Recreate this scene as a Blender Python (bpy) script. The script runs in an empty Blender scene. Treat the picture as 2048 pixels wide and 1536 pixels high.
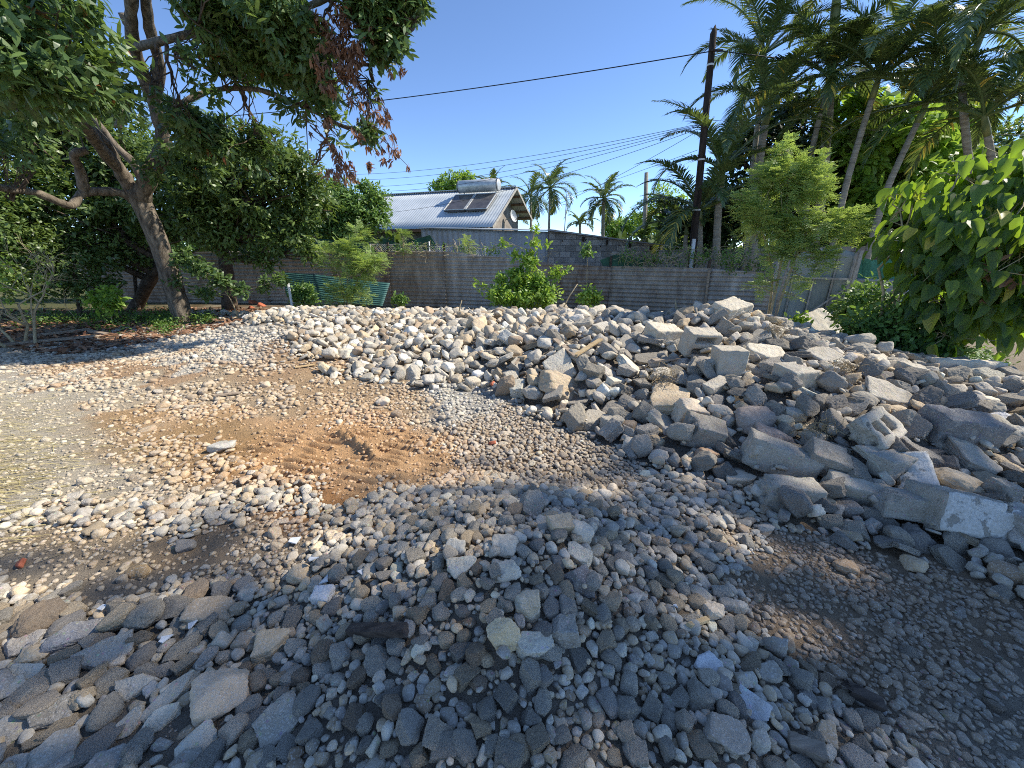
import bpy, bmesh, math, random
import numpy as np
from mathutils import Vector, Matrix, noise

R = math.radians
random.seed(7); RNG = np.random.default_rng(7)
SC = bpy.context.scene
COL = SC.collection

# ------------------------------------------------------------------ camera
CAM_Z, PITCH, FPX = 1.65, R(18.9), 770.0
cam_d = bpy.data.cameras.new('camera'); cam = bpy.data.objects.new('camera', cam_d); COL.objects.link(cam)
cam.location = (0, 0, CAM_Z); cam.rotation_euler = (R(90) - PITCH, 0, 0)
cam_d.sensor_width = 36; cam_d.lens = FPX / 2048 * 36; cam_d.clip_end = 3000; cam_d.clip_start = 0.05
SC.camera = cam

# ------------------------------------------------------------------ sky and sun
SUN_EL, SUN_AZ = R(44), R(80)          # azimuth from +Y towards +X
w = bpy.data.worlds.new('World'); SC.world = w; w.use_nodes = True
nt = w.node_tree; nt.nodes.clear()
out = nt.nodes.new('ShaderNodeOutputWorld'); bg = nt.nodes.new('ShaderNodeBackground')
sky = nt.nodes.new('ShaderNodeTexSky'); sky.sky_type = 'NISHITA'; sky.sun_disc = False
sky.sun_elevation = SUN_EL; sky.sun_rotation = SUN_AZ
sky.air_density = 0.6; sky.dust_density = 0.0; sky.ozone_density = 4.6; sky.altitude = 0
bg.inputs[1].default_value = 0.142
nt.links.new(sky.outputs[0], bg.inputs[0]); nt.links.new(bg.outputs[0], out.inputs[0])
sd = bpy.data.lights.new('sun', 'SUN'); sd.energy = 3.75; sd.angle = R(0.6); sd.color = (1, 0.93, 0.81)
so = bpy.data.objects.new('sun', sd); COL.objects.link(so)
SUNV = Vector((math.sin(SUN_AZ) * math.cos(SUN_EL), math.cos(SUN_AZ) * math.cos(SUN_EL), math.sin(SUN_EL)))
so.rotation_euler = SUNV.to_track_quat('Z', 'Y').to_euler(); so.location = (20, 10, 20)
SC.view_settings.view_transform = 'Standard'; SC.view_settings.look = 'None'
SC.view_settings.gamma = 1; SC.view_settings.exposure = 0.97; SC.view_settings.use_curve_mapping = False
SC.cycles.max_bounces = 6; SC.cycles.transparent_max_bounces = 4; SC.cycles.transmission_bounces = 3
SC.cycles.diffuse_bounces = 3; SC.cycles.use_adaptive_sampling = True; SC.cycles.adaptive_threshold = 0.02
SC.cycles.use_denoising = False; SC.cycles.denoising_prefilter = 'NONE'; SC.cycles.adaptive_threshold = 0.01
SC.cycles.filter_width = 1.0

# ------------------------------------------------------------------ helpers
CT, ST = math.cos(PITCH), math.sin(PITCH)
def ray(px, py):
    a = (px - 1024) / FPX; b = (768 - py) / FPX
    return Vector((a, CT + b * ST, -ST + b * CT))
def at(px, py, Y):
    d = ray(px, py); t = Y / d.y
    return Vector((d.x * t, Y, CAM_Z + d.z * t))
def on_plane(px, py, z):
    d = ray(px, py); t = (z - CAM_Z) / d.z
    return Vector((d.x * t, d.y * t, z))
def project(x, y, z):
    dep = y * CT - (z - CAM_Z) * ST
    up = y * ST + (z - CAM_Z) * CT
    dep = np.maximum(dep, 0.05)
    return 1024 + FPX * x / dep, 768 - FPX * up / dep, dep
def lin(r, g, b):
    f = lambda c: (c / 255 / 12.92) if c / 255 <= 0.04045 else ((c / 255 + 0.055) / 1.055) ** 2.4
    return (f(r), f(g), f(b))
def lin4(c): return (*lin(*c), 1)

def tag(o, label=None, cat=None, group=None, kind=None):
    if label: o['label'] = label
    if cat: o['category'] = cat
    if group: o['group'] = group
    if kind: o['kind'] = kind
    return o
def empty(name, loc=(0, 0, 0), rz=0, **k):
    o = bpy.data.objects.new(name, None); COL.objects.link(o); o.location = loc; o.rotation_euler = (0, 0, rz)
    o.empty_display_size = 0.1
    return tag(o, **k)
def link(name, me, parent=None, mats=(), keep=True):
    """link a mesh given in WORLD coordinates; under a parent its matrix is compensated"""
    for m in mats: me.materials.append(m)
    o = bpy.data.objects.new(name, me); COL.objects.link(o)
    if parent is not None:
        o.parent = parent
        if keep:
            chain = Matrix.Identity(4); q = parent; ms = []
            while q is not None: ms.append(q.matrix_basis); q = q.parent
            for m_ in reversed(ms): chain = chain @ m_
            # parents of parts never carry a parent inverse other than what is baked here
            o.matrix_basis = chain.inverted() @ o.matrix_basis
    return o
def np_mesh(name, V, F, smooth=True, attr=None, mat_idx=None):
    """V (n,3); F: list of arrays of faces with equal vertex counts"""
    me = bpy.data.meshes.new(name)
    V = np.asarray(V, dtype=np.float32)
    Fs = [np.asarray(f, dtype=np.int32) for f in (F if isinstance(F, list) else [F]) if len(f)]
    nl = sum(f.size for f in Fs); nf = sum(len(f) for f in Fs)
    me.vertices.add(len(V)); me.vertices.foreach_set('co', V.ravel())
    me.loops.add(nl); me.loops.foreach_set('vertex_index', np.concatenate([f.ravel() for f in Fs]))
    tot = np.concatenate([np.full(len(f), f.shape[1], np.int32) for f in Fs])
    st = np.concatenate([[0], np.cumsum(tot)[:-1]]).astype(np.int32)
    me.polygons.add(nf); me.polygons.foreach_set('loop_start', st)
    if mat_idx is not None: me.polygons.foreach_set('material_index', np.asarray(mat_idx, np.int32))
    me.update(calc_edges=True)
    me.polygons.foreach_set('use_smooth', np.full(nf, bool(smooth)))
    if attr:
        for an, arr in attr.items():
            arr = np.asarray(arr, np.float32)
            if arr.ndim == 1:
                a = me.attributes.new(an, 'FLOAT', 'POINT'); a.data.foreach_set('value', arr)
            else:
                a = me.attributes.new(an, 'FLOAT_COLOR', 'POINT')
                if arr.shape[1] == 3: arr = np.hstack([arr, np.ones((len(arr), 1), np.float32)])
                a.data.foreach_set('color', arr.ravel())
    me.validate(); me.update()
    return me

class MB:
    """collects shapes in world coordinates"""
    def __init__(s): s.v = []; s.f = []; s.uv = []
    def quad(s, a, b, c, d):
        n = len(s.v); s.v += [tuple(a), tuple(b), tuple(c), tuple(d)]; s.f.append((n, n + 1, n + 2, n + 3)); return s
    def poly(s, pts):
        n = len(s.v); s.v += [tuple(p) for p in pts]; s.f.append(tuple(range(n, n + len(pts)))); return s
    def hexa(s, p):      # 8 points: bottom ring 0-3, top ring 4-7
        n = len(s.v); s.v += [tuple(q) for q in p]
        s.f += [tuple(n + i for i in q) for q in ((3, 2, 1, 0), (4, 5, 6, 7), (0, 1, 5, 4), (1, 2, 6, 5), (2, 3, 7, 6), (3, 0, 4, 7))]; return s
    def box(s, c, sx, sy, sz, M=None):
        P = []
        for z in (-1, 1):
            for x, y in ((-1, -1), (1, -1), (1, 1), (-1, 1)):
                q = Vector((x * sx / 2, y * sy / 2, z * sz / 2))
                if M is not None: q = M @ q
                P.append(Vector(c) + q)
        return s.hexa(P)
    def bar(s, a, b, w, h=None, upv=(0, 0, 1)):
        a, b = Vector(a), Vector(b); h = h or w
        d = (b - a).normalized(); u = Vector(upv)
        if abs(d.dot(u)) > 0.95: u = Vector((0, 1, 0))
        r = d.cross(u).normalized(); u = r.cross(d)
        ring = lambda p: [p - r * w / 2 - u * h / 2, p + r * w / 2 - u * h / 2, p + r * w / 2 + u * h / 2, p - r * w / 2 + u * h / 2]
        return s.hexa(ring(a) + ring(b))
    def tube(s, pts, rad, n=8, cap=True):
        pts = [Vector(p) for p in pts]
        rad = rad if hasattr(rad, '__len__') else [rad] * len(pts)
        base = len(s.v); prev = None
        for i, p in enumerate(pts):
            d = (pts[min(i + 1, len(pts) - 1)] - pts[max(i - 1, 0)])
            if d.length < 1e-9: d = Vector((0, 0, 1))
            d.normalize()
            if prev is None:
                u = Vector((1, 0, 0)) if abs(d.x) < 0.8 else Vector((0, 1, 0))
            else: u = prev
            u = (u - d * u.dot(d)).normalized(); prev = u; v = d.cross(u)
            for k in range(n):
                t = 2 * math.pi * k / n
                s.v.append(tuple(p + (u * math.cos(t) + v * math.sin(t)) * rad[i]))
        for i in range(len(pts) - 1):
            for k in range(n):
                a = base + i * n + k; b = base + i * n + (k + 1) % n
                s.f.append((a, b, b + n, a + n))
        if cap:
            s.f.append(tuple(base + k for k in reversed(range(n))))
            s.f.append(tuple(base + (len(pts) - 1) * n + k for k in range(n)))
        return s
    def mesh(s, name, smooth=False):
        me = bpy.data.meshes.new(name); me.from_pydata(s.v, [], s.f); me.update()
        if smooth: me.polygons.foreach_set('use_smooth', [True] * len(s.f))
        return me
    def build(s, name, mat, parent=None, smooth=False, **k):
        return tag(link(name, s.mesh(name, smooth), parent, [mat]), **k)

# ------------------------------------------------------------------ materials
def new_mat(name):
    m = bpy.data.materials.new(name); m.use_nodes = True; t = m.node_tree; t.nodes.clear()
    o = t.nodes.new('ShaderNodeOutputMaterial'); p = t.nodes.new('ShaderNodeBsdfPrincipled')
    t.links.new(p.outputs[0], o.inputs[0]); return m, t, p, o
def N(t, kind, **k):
    n = t.nodes.new('ShaderNode' + kind)
    for a, b in k.items():
        if a.startswith('i_'): n.inputs[a[2:].replace('_', ' ')].default_value = b
        else: setattr(n, a, b)
    return n
def mixc(t, fac, a, b, mode='MIX'):
    n = t.nodes.new('ShaderNodeMix'); n.data_type = 'RGBA'; n.blend_type = mode
    for s, v in ((n.inputs[0], fac), (n.inputs[6], a), (n.inputs[7], b)):
        if hasattr(v, 'is_linked') or hasattr(v, 'links'): t.links.new(v, s)
        else: s.default_value = v if not isinstance(v, tuple) or len(v) == 4 else (*v, 1)
    return n.outputs[2]
def mrange(t, v, a, b, c=0.0, d=1.0):
    n = t.nodes.new('ShaderNodeMapRange'); t.links.new(v, n.inputs[0])
    for i, q in enumerate((a, b, c, d)): n.inputs[i + 1].default_value = q
    return n.outputs[0]
def noise_n(t, co, scale, detail=4, rough=0.55, dist=0.0):
    n = N(t, 'TexNoise'); n.inputs['Scale'].default_value = scale; n.inputs['Detail'].default_value = detail
    n.inputs['Roughness'].default_value = rough; n.inputs['Distortion'].default_value = dist
    t.links.new(co, n.inputs['Vector']); return n.outputs[0]
def math_n(t, op, a, b=0.5):
    n = t.nodes.new('ShaderNodeMath'); n.operation = op
    for s, v in ((n.inputs[0], a), (n.inputs[1], b)):
        if hasattr(v, 'links'): t.links.new(v, s)
        else: s.default_value = v
    return n.outputs[0]
def bump(t, h, strength, dist, p, prev=None):
    b = N(t, 'Bump'); b.inputs['Strength'].default_value = strength; b.inputs['Distance'].default_value = dist
    t.links.new(h, b.inputs['Height'])
    if prev is not None: t.links.new(prev, b.inputs['Normal'])
    t.links.new(b.outputs[0], p.inputs['Normal']); return b.outputs[0]

def rock_mat(name, src, rough_scale=1.0, concrete=False):
    m, t, p, o = new_mat(name)
    co = N(t, 'TexCoord').outputs['Object']
    if src == 'attr': c = N(t, 'Attribute', attribute_name='tint').outputs['Color']
    else:
        oi = N(t, 'ObjectInfo'); c = oi.outputs['Color']
        va = t.nodes.new('ShaderNodeVectorMath'); va.operation = 'ADD'
        mu = math_n(t, 'MULTIPLY', oi.outputs['Random'], 37.0)
        t.links.new(co, va.inputs[0]); t.links.new(mu, va.inputs[1]); co = va.outputs[0]
    n1 = noise_n(t, co, 9, 5, 0.6); n2 = noise_n(t, co, 55, 4, 0.7); n3 = noise_n(t, co, 24, 6, 0.65, 0.4)
    c = mixc(t, mrange(t, n1, 0.35, 0.65, 0, 0.6), c, mixc(t, 1.0, c, (0.78, 0.7, 0.6, 1), 'MULTIPLY'))
    # pale dust patches
    c = mixc(t, mrange(t, n3, 0.5, 0.68, 0, 0.45 if concrete else 0.25), c, (*lin(192, 180, 158), 1))
    c = mixc(t, mrange(t, n2, 0.34, 0.42, 0.4 if concrete else 0.2, 0), c, (0.12, 0.105, 0.09, 1))
    nv = noise_n(t, co, 150, 2, 0.5); c = mixc(t, mrange(t, nv, 0.56, 0.62, 0, 0.4), c, (0.62, 0.6, 0.55, 1))
    if concrete:
        v = N(t, 'TexVoronoi'); v.inputs['Scale'].default_value = 42; t.links.new(co, v.inputs['Vector'])
        c = mixc(t, mrange(t, v.outputs['Distance'], 0.28, 0.12, 0, 0.4), c, v.outputs['Color'], 'SOFT_LIGHT')
    t.links.new(c, p.inputs['Base Color'])
    p.inputs['Roughness'].default_value = 0.92; p.inputs['Specular IOR Level'].default_value = 0.2
    b = bump(t, n3, 0.8, (0.02 if concrete else 0.012), p)
    bump(t, n2, 0.9, 0.0035 * (2.2 if concrete else 1), p, b)
    return m
M = {}
M['stone_o'] = rock_mat('river_stone_material', 'obj')
M['conc_o'] = rock_mat('broken_concrete_material', 'obj', 1.6, True)
M['stone_a'] = rock_mat('loose_stone_material', 'attr')
M['conc_a'] = rock_mat('loose_concrete_material', 'attr', 1.6, True)

def plain(name, c1, c2=None, scale=6, rough=0.8, metal=0.0, bumpd=0.0, spec=0.4, lo=0.35, hi=0.65, stretch=None, tint=None):
    m, t, p, o = new_mat(name); co = N(t, 'TexCoord').outputs['Object']
    if stretch:
        mp = N(t, 'Mapping'); mp.inputs['Scale'].default_value = stretch; t.links.new(co, mp.inputs[0]); co = mp.outputs[0]
    n = noise_n(t, co, scale, 6, 0.62)
    c = mixc(t, mrange(t, n, lo, hi), (*c1, 1), (*(c2 or c1), 1))
    t.links.new(c, p.inputs['Base Color']); p.inputs['Roughness'].default_value = rough
    p.inputs['Metallic'].default_value = metal; p.inputs['Specular IOR Level'].default_value = spec
    if bumpd: bump(t, noise_n(t, co, scale * 4, 6, 0.7), 1.0, bumpd, p)
    return m
def leaf_mat(name, dark, light, dead=None, rough=0.42, trans=0.3, tcol=None, spec=0.5):
    m, t, p, o = new_mat(name)
    a = N(t, 'Attribute', attribute_name='tint').outputs['Fac']
    c = mixc(t, a, (*dark, 1), (*light, 1))
    if dead: c = mixc(t, mrange(t, a, 0.965, 0.985), c, (*dead, 1))
    t.links.new(c, p.inputs['Base Color']); p.inputs['Roughness'].default_value = rough
    p.inputs['Specular IOR Level'].default_value = spec
    tr = N(t, 'BsdfTranslucent'); mx = N(t, 'MixShader'); mx.inputs[0].default_value = trans
    c2 = mixc(t, 0.6, c, (*(tcol or light), 1)); c2 = mixc(t, 1.0, c2, (1.5, 1.5, 0.85, 1), 'MULTIPLY')
    t.links.new(c2, tr.inputs[0]); t.links.new(p.outputs[0], mx.inputs[1]); t.links.new(tr.outputs[0], mx.inputs[2])
    t.links.new(mx.outputs[0], o.inputs[0]); return m
M['mango'] = leaf_mat('mango_leaf_material', lin(50, 76, 42), lin(116, 140, 82), lin(120, 70, 40))
M['dark_leaf'] = leaf_mat('dark_leaf_material', lin(54, 78, 40), lin(124, 144, 78), None, 0.4, 0.3)
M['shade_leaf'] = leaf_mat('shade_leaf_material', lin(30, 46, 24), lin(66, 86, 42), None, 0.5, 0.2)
M['citrus'] = leaf_mat('round_tree_leaf_material', lin(62, 94, 46), lin(130, 160, 84), None, 0.45, 0.3)
M['bright'] = leaf_mat('bright_leaf_material', lin(84, 120, 46), lin(156, 182, 82), lin(200, 180, 80), 0.45, 0.4)
M['feather'] = leaf_mat('feathery_leaf_material', lin(108, 134, 74), lin(170, 188, 112), None, 0.55, 0.35)
M['broad'] = leaf_mat('broad_leaf_material', lin(38, 66, 30), lin(92, 126, 50), lin(150, 140, 60), 0.38, 0.4, lin(140, 175, 50))
M['palm'] = leaf_mat('palm_leaflet_material', lin(54, 74, 44), lin(116, 134, 78), lin(214, 188, 84), 0.34, 0.24, None, 0.7)
M['dead'] = leaf_mat('dead_leaf_material', lin(100, 74, 58), lin(158, 120, 94), None, 0.7, 0.12, lin(150, 90, 60), 0.3)
M['litter'] = leaf_mat('litter_leaf_material', lin(96, 66, 50), lin(170, 134, 106), None, 0.8, 0.05, lin(150, 90, 60), 0.2)
M['straw'] = leaf_mat('straw_material', lin(150, 136, 92), lin(205, 192, 140), None, 0.7, 0.2, None, 0.2)
M['weed'] = leaf_mat('weed_leaf_material', lin(60, 92, 40), lin(118, 148, 66), None, 0.55, 0.3)
M['bark'] = plain('mango_bark_material', lin(80, 72, 62), lin(146, 134, 118), 5, 0.95, 0, 0.03, 0.2, stretch=(3, 3, 0.7))
M['bark2'] = plain('dark_bark_material', lin(60, 50, 42), lin(110, 96, 82), 8, 0.95, 0, 0.01, 0.2)
M['twig'] = plain('twig_material', lin(150, 135, 105), lin(188, 172, 138), 12, 0.9, 0, 0.002, 0.2)
M['palm_trunk'] = plain('palm_trunk_material', lin(128, 120, 106), lin(172, 164, 148), 3, 0.85, 0, 0.01, 0.3, stretch=(1, 1, 9))
M['crownshaft'] = plain('crownshaft_material', lin(92, 104, 62), lin(140, 140, 86), 4, 0.5, 0, 0, 0.4, stretch=(3, 3, 0.5))
M['frond_stalk'] = plain('frond_stalk_material', lin(96, 110, 50), lin(140, 142, 76), 4, 0.6)
M['pole'] = plain('tarred_pole_material', lin(38, 33, 30), lin(72, 61, 54), 6, 0.9, 0, 0.01, 0.2, stretch=(4, 4, 0.3))
M['wire'] = plain('wire_material', lin(22, 22, 26), lin(30, 30, 34), 5, 0.6)
M['pvc'] = plain('galvanised_pipe_material', lin(190, 192, 192), lin(224, 226, 226), 8, 0.5)
M['wood'] = plain('weathered_board_material', lin(118, 104, 90), lin(170, 154, 134), 4, 0.9, 0, 0.004, 0.2, stretch=(1, 8, 8))
M['darkwood'] = plain('dark_timber_material', lin(58, 50, 44), lin(96, 84, 74), 5, 0.9, 0, 0.004, 0.2, stretch=(1, 8, 8))
M['newwood'] = plain('pale_timber_material', lin(176, 146, 104), lin(206, 182, 140), 5, 0.85, 0, 0.003, 0.2, stretch=(1, 8, 8))
M['roof'] = plain('galvanised_roof_material', lin(170, 178, 182), lin(196, 202, 204), 0.6, 0.5, 0.08, 0, 0.5)
M['ribwall'] = plain('grey_ribbed_sheet_material', lin(130, 136, 142), lin(166, 172, 176), 0.8, 0.55, 0.2, 0, 0.4, stretch=(1, 1, 0.4))
M['fence'] = plain('weathered_corrugated_material', lin(124, 114, 102), lin(172, 163, 150), 2.2, 0.62, 0.15, 0.002, 0.35, 0.32, 0.68, stretch=(2.2, 1, 0.8))
M['fence_rust'] = plain('rusty_corrugated_material', lin(112, 94, 80), lin(160, 148, 134), 2.6, 0.7, 0.1, 0.002, 0.3, stretch=(2.2, 1, 0.8))
M['fence_pale'] = plain('pale_corrugated_material', lin(132, 126, 118), lin(186, 180, 170), 1.6, 0.55, 0.2, 0.002, 0.4, 0.3, 0.7, stretch=(2.6, 1, 0.6))
M['teal'] = plain('turquoise_sheet_material', lin(50, 88, 84), lin(76, 118, 112), 3, 0.6, 0, 0.001, 0.4)
M['gate'] = plain('gate_sheet_material', lin(122, 130, 124), lin(154, 160, 152), 1.8, 0.6, 0.05, 0.001, 0.35, stretch=(1, 1, 0.5))
M['gateframe'] = plain('gate_frame_material', lin(138, 132, 120), lin(176, 172, 162), 9, 0.7, 0, 0.001)
M['net'] = plain('green_net_material', lin(48, 108, 92), lin(84, 146, 126), 30, 0.8)
M['tarp'] = plain('dark_green_tarp_material', lin(24, 66, 50), lin(44, 92, 70), 4, 0.6)
M['white'] = plain('white_enamel_material', lin(200, 202, 200), lin(226, 228, 226), 6, 0.45)
M['tank'] = plain('tank_shell_material', lin(176, 178, 176), lin(206, 208, 204), 5, 0.4, 0.3)
M['collector'] = plain('solar_collector_material', lin(66, 62, 60), lin(92, 88, 84), 3, 0.25, 0.0, 0, 0.6)
M['paint'] = plain('white_render_material', lin(150, 146, 136), lin(212, 209, 200), 9, 0.85, 0, 0.003, 0.3, 0.3, 0.5)
def paint_mat():
    m, t, p, o = new_mat('flaking_white_render_material'); co = N(t, 'TexCoord').outputs['Object']
    n = noise_n(t, co, 7, 6, 0.65); n2 = noise_n(t, co, 60, 4, 0.7)
    c = mixc(t, mrange(t, n, 0.38, 0.44), lin4((150, 144, 132)), mixc(t, mrange(t, n2, 0.3, 0.7), lin4((176, 172, 160)), lin4((216, 213, 205))))
    t.links.new(c, p.inputs['Base Color']); p.inputs['Roughness'].default_value = 0.88
    bb = bump(t, mrange(t, n, 0.38, 0.42), 0.8, 0.006, p); bump(t, n2, 0.8, 0.004, p, bb); return m
M['paint'] = paint_mat()
M['tile'] = plain('white_ceramic_material', lin(196, 198, 198), lin(222, 224, 224), 10, 0.4, 0, 0, 0.5)
M['terracotta'] = plain('terracotta_material', lin(156, 84, 58), lin(190, 112, 82), 20, 0.9, 0, 0.002)
M['rafter'] = plain('rafter_material', lin(110, 84, 62), lin(140, 112, 86), 6, 0.9)
M['render'] = plain('grey_render_material', lin(120, 112, 104), lin(156, 148, 138), 2.5, 0.9, 0, 0.004)
M['darkroom'] = plain('dark_brown_wall_material', lin(96, 66, 46), lin(130, 96, 70), 2, 0.9)

def block_wall_mat():
    m, t, p, o = new_mat('concrete_block_wall_material')
    uv = N(t, 'UVMap').outputs[0]
    b = N(t, 'TexBrick'); t.links.new(uv, b.inputs['Vector'])
    b.inputs['Scale'].default_value = 1; b.inputs['Brick Width'].default_value = 0.42; b.inputs['Row Height'].default_value = 0.21
    b.inputs['Mortar Size'].default_value = 0.008; b.inputs['Mortar Smooth'].default_value = 0.3; b.inputs['Bias'].default_value = -0.1
    b.inputs['Color1'].default_value = lin4((142, 137, 130)); b.inputs['Color2'].default_value = lin4((202, 196, 188)); b.inputs['Mortar'].default_value = lin4((84, 80, 76))
    n = noise_n(t, uv, 2.5, 6, 0.65)
    c = mixc(t, mrange(t, n, 0.35, 0.7, 0, 0.6), b.outputs[0], lin4((84, 80, 76)))
    t.links.new(c, p.inputs['Base Color']); p.inputs['Roughness'].default_value = 0.95
    bb = bump(t, b.outputs['Fac'], -1.0, 0.01, p); bump(t, noise_n(t, uv, 60, 5, 0.7), 0.8, 0.006, p, bb)
    return m
M['blockwall'] = block_wall_mat()

def ground_mat():
    m, t, p, o = new_mat('dusty_soil_material')
    co = N(t, 'TexCoord').outputs['Object']
    c = N(t, 'Attribute', attribute_name='tint').outputs['Color']
    n1 = noise_n(t, co, 2.2, 6, 0.6); n2 = noise_n(t, co, 26, 8, 0.7); n3 = noise_n(t, co, 130, 5, 0.7)
    c = mixc(t, mrange(t, n1, 0.35, 0.65, 0, 0.45), c, mixc(t, 1.0, c, (0.7, 0.68, 0.66, 1), 'MULTIPLY'))
    c = mixc(t, mrange(t, n2, 0.5, 0.72, 0, 0.5), c, mixc(t, 1.0, c, (1.4, 1.38, 1.32, 1), 'MULTIPLY'))
    v = N(t, 'TexVoronoi'); v.inputs['Scale'].default_value = 60; t.links.new(co, v.inputs['Vector'])
    sep = mrange(t, v.outputs['Distance'], 0.34, 0.2)
    c = mixc(t, math_n(t, 'MULTIPLY', sep, mrange(t, n2, 0.45, 0.6, 0, 0.55)), c, lin4((150, 142, 126)))
    t.links.new(c, p.inputs['Base Color']); p.inputs['Roughness'].default_value = 0.97; p.inputs['Specular IOR Level'].default_value = 0.15
    b = bump(t, n2, 1.0, 0.03, p); b = bump(t, n3, 1.0, 0.008, p, b); bump(t, sep, 0.6, 0.006, p, b)
    return m
M['ground'] = ground_mat()

# ------------------------------------------------------------------ terrain height
CP = []
def cpz(px, py, z): v = on_plane(px, py, z); CP.append((v.x, v.y, z))
def cpy(px, py, Y): v = at(px, py, Y); CP.append((v.x, v.y, v.z))
for px, py in ((-300, 1500), (300, 1500), (0, 1250), (-400, 1000), (0, 900), (250, 900), (480, 900), (200, 790), (0, 760), (450, 780), (640, 790), (640, 940), (800, 860), (-300, 760), (850, 790), (400, 1040), (100, 1040)):
    cpz(px, py, 0.0)
for px, py, z in ((300, 712, .04), (480, 690, .2), (600, 668, .36), (400, 680, .12), (700, 712, .08), (860, 745, .04), (1075, 800, .0), (1280, 900, 0), (1500, 975, 0), (1700, 1060, 0), (2048, 1200, 0), (2300, 1300, 0),
                  (1000, 1062, .31), (860, 1090, .22), (1140, 1080, .27), (1000, 1200, .25), (1200, 1250, .14), (600, 1200, .03), (1000, 1420, .12), (1000, 975, .03), (1220, 960, .0),
                  (1350, 1150, .07), (1500, 1330, .04), (650, 1350, .05), (1750, 1300, .0), (1400, 1500, .06), (1900, 1450, 0)):
    cpz(px, py, z)
for px, py, Y in ((600, 622, 8.5), (740, 628, 8.4), (850, 634, 8.1), (1000, 636, 7.7), (1150, 630, 7.1), (1300, 640, 6.2), (1390, 632, 5.7), (1460, 622, 5.3), (1560, 655, 4.9), (1650, 684, 4.6),
                  (1750, 705, 4.3), (1850, 735, 4.0), (1950, 758, 3.7), (2048, 780, 3.4), (2250, 810, 3.1),
                  (1450, 755, 3.75), (1300, 800, 3.75), (1350, 720, 4.5), (1600, 820, 3.15), (1800, 890, 2.65), (1950, 960, 2.35), (1100, 705, 4.9), (850, 690, 6.1), (980, 680, 6.0), (700, 672, 7.0),
                  (1200, 740, 4.4), (1000, 745, 4.9), (2150, 1020, 2.2), (520, 632, 8.4)):
    cpy(px, py, Y)
for x, y, z in ((-6.5, 8.6, .08), (-6.5, 11, .02), (-9, 7, .02), (-9, 10, .05), (-4.5, 10.2, .05), (-2.5, 10, .1), (-1, 9.8, .08), (1, 9.2, .1), (2.5, 8.2, .1), (3.8, 7.2, .1), (4.6, 6.4, .05), (5.4, 5.8, 0), (6.2, 4.8, 0), (6.5, 3.4, 0),
                (0, 12, 0), (-6, 13, 0), (6, 9, 0), (9, 5, 0), (9, 0, 0), (0, -1, 0), (-9, 0, 0), (-12, 4, 0), (-12, 12, 0), (12, 12, 0), (4, -.5, 0), (-4, -1, 0), (4.5, 1.2, 0), (0, 16, 0)):
    CP.append((x, y, z))
CPa = np.array(CP); _n = len(CPa)
def _U(r2): return 0.5 * r2 * np.log(r2 + 1e-9)
_d2 = ((CPa[:, None, :2] - CPa[None, :, :2]) ** 2).sum(-1)
_K = _U(_d2) + np.eye(_n) * 0.03; _P = np.hstack([np.ones((_n, 1)), CPa[:, :2]])
_A = np.block([[_K, _P], [_P.T, np.zeros((3, 3))]])
_W = np.linalg.solve(_A, np.concatenate([CPa[:, 2], np.zeros(3)]))
# tabulate the spline on a regular grid for speed
TX0, TX1, TY0, TY1, TS = -14, 13, -2, 17, 0.05
_gx = np.arange(TX0, TX1 + TS, TS); _gy = np.arange(TY0, TY1 + TS, TS)
def _tps(x, y):
    o = _W[_n] + _W[_n + 1] * x + _W[_n + 2] * y
    for i in range(_n): o = o + _W[i] * _U((x - CPa[i, 0]) ** 2 + (y - CPa[i, 1]) ** 2)
    return o
_GX, _GY = np.meshgrid(_gx, _gy); _T = _tps(_GX, _GY)
_edge = np.minimum.reduce([(_GX - TX0) / 2, (TX1 - _GX) / 2, (_GY - TY0) / 1.5, (TY1 - _GY) / 3]); _edge = np.clip(_edge, 0, 1)
_T = np.clip(_T, -0.02, 1.6) * _edge
def sample(T, x, y, x0, y0, s):
    fx = np.clip((np.asarray(x) - x0) / s, 0, T.shape[1] - 1.001); fy = np.clip((np.asarray(y) - y0) / s, 0, T.shape[0] - 1.001)
    ix = fx.astype(int); iy = fy.astype(int); fx = fx - ix; fy = fy - iy
    return T[iy, ix] * (1 - fx) * (1 - fy) + T[iy, ix + 1] * fx * (1 - fy) + T[iy + 1, ix] * (1 - fx) * fy + T[iy + 1, ix + 1] * fx * fy
# cheap tiling-free value noise
_NT = RNG.random((256, 256))
def vnoise(x, y, s, seed=0):
    x = np.asarray(x) / s + seed * 17.3 + 1000; y = np.asarray(y) / s + seed * 9.1 + 1000
    ix = np.floor(x).astype(int); iy = np.floor(y).astype(int); fx = x - ix; fy = y - iy
    fx = fx * fx * (3 - 2 * fx); fy = fy * fy * (3 - 2 * fy)
    g = lambda a, b: _NT[a & 255, b & 255]
    return g(ix, iy) * (1 - fx) * (1 - fy) + g(ix + 1, iy) * fx * (1 - fy) + g(ix, iy + 1) * (1 - fx) * fy + g(ix + 1, iy + 1) * fx * fy
def fbm(x, y, s, o=3, seed=0):
    a = 0; k = 1; t = 0
    for i in range(o): a = a + k * vnoise(x, y, s, seed + i); t += k; k *= .5; s *= .5
    return a / t
def seg_dist(x, y, a, b):
    ax, ay, bx, by = a[0], a[1], b[0], b[1]; dx, dy = bx - ax, by - ay; L = dx * dx + dy * dy
    t = np.clip(((x - ax) * dx + (y - ay) * dy) / L, 0, 1)
    return np.hypot(x - ax - t * dx, y - ay - t * dy)
_pc = on_plane(650, 915, 0); _b1, _b2 = on_plane(686, 872, 0), on_plane(752, 912, 0)
_r1, _r2 = on_plane(872, 745, .05), on_plane(905, 850, 0)
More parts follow.
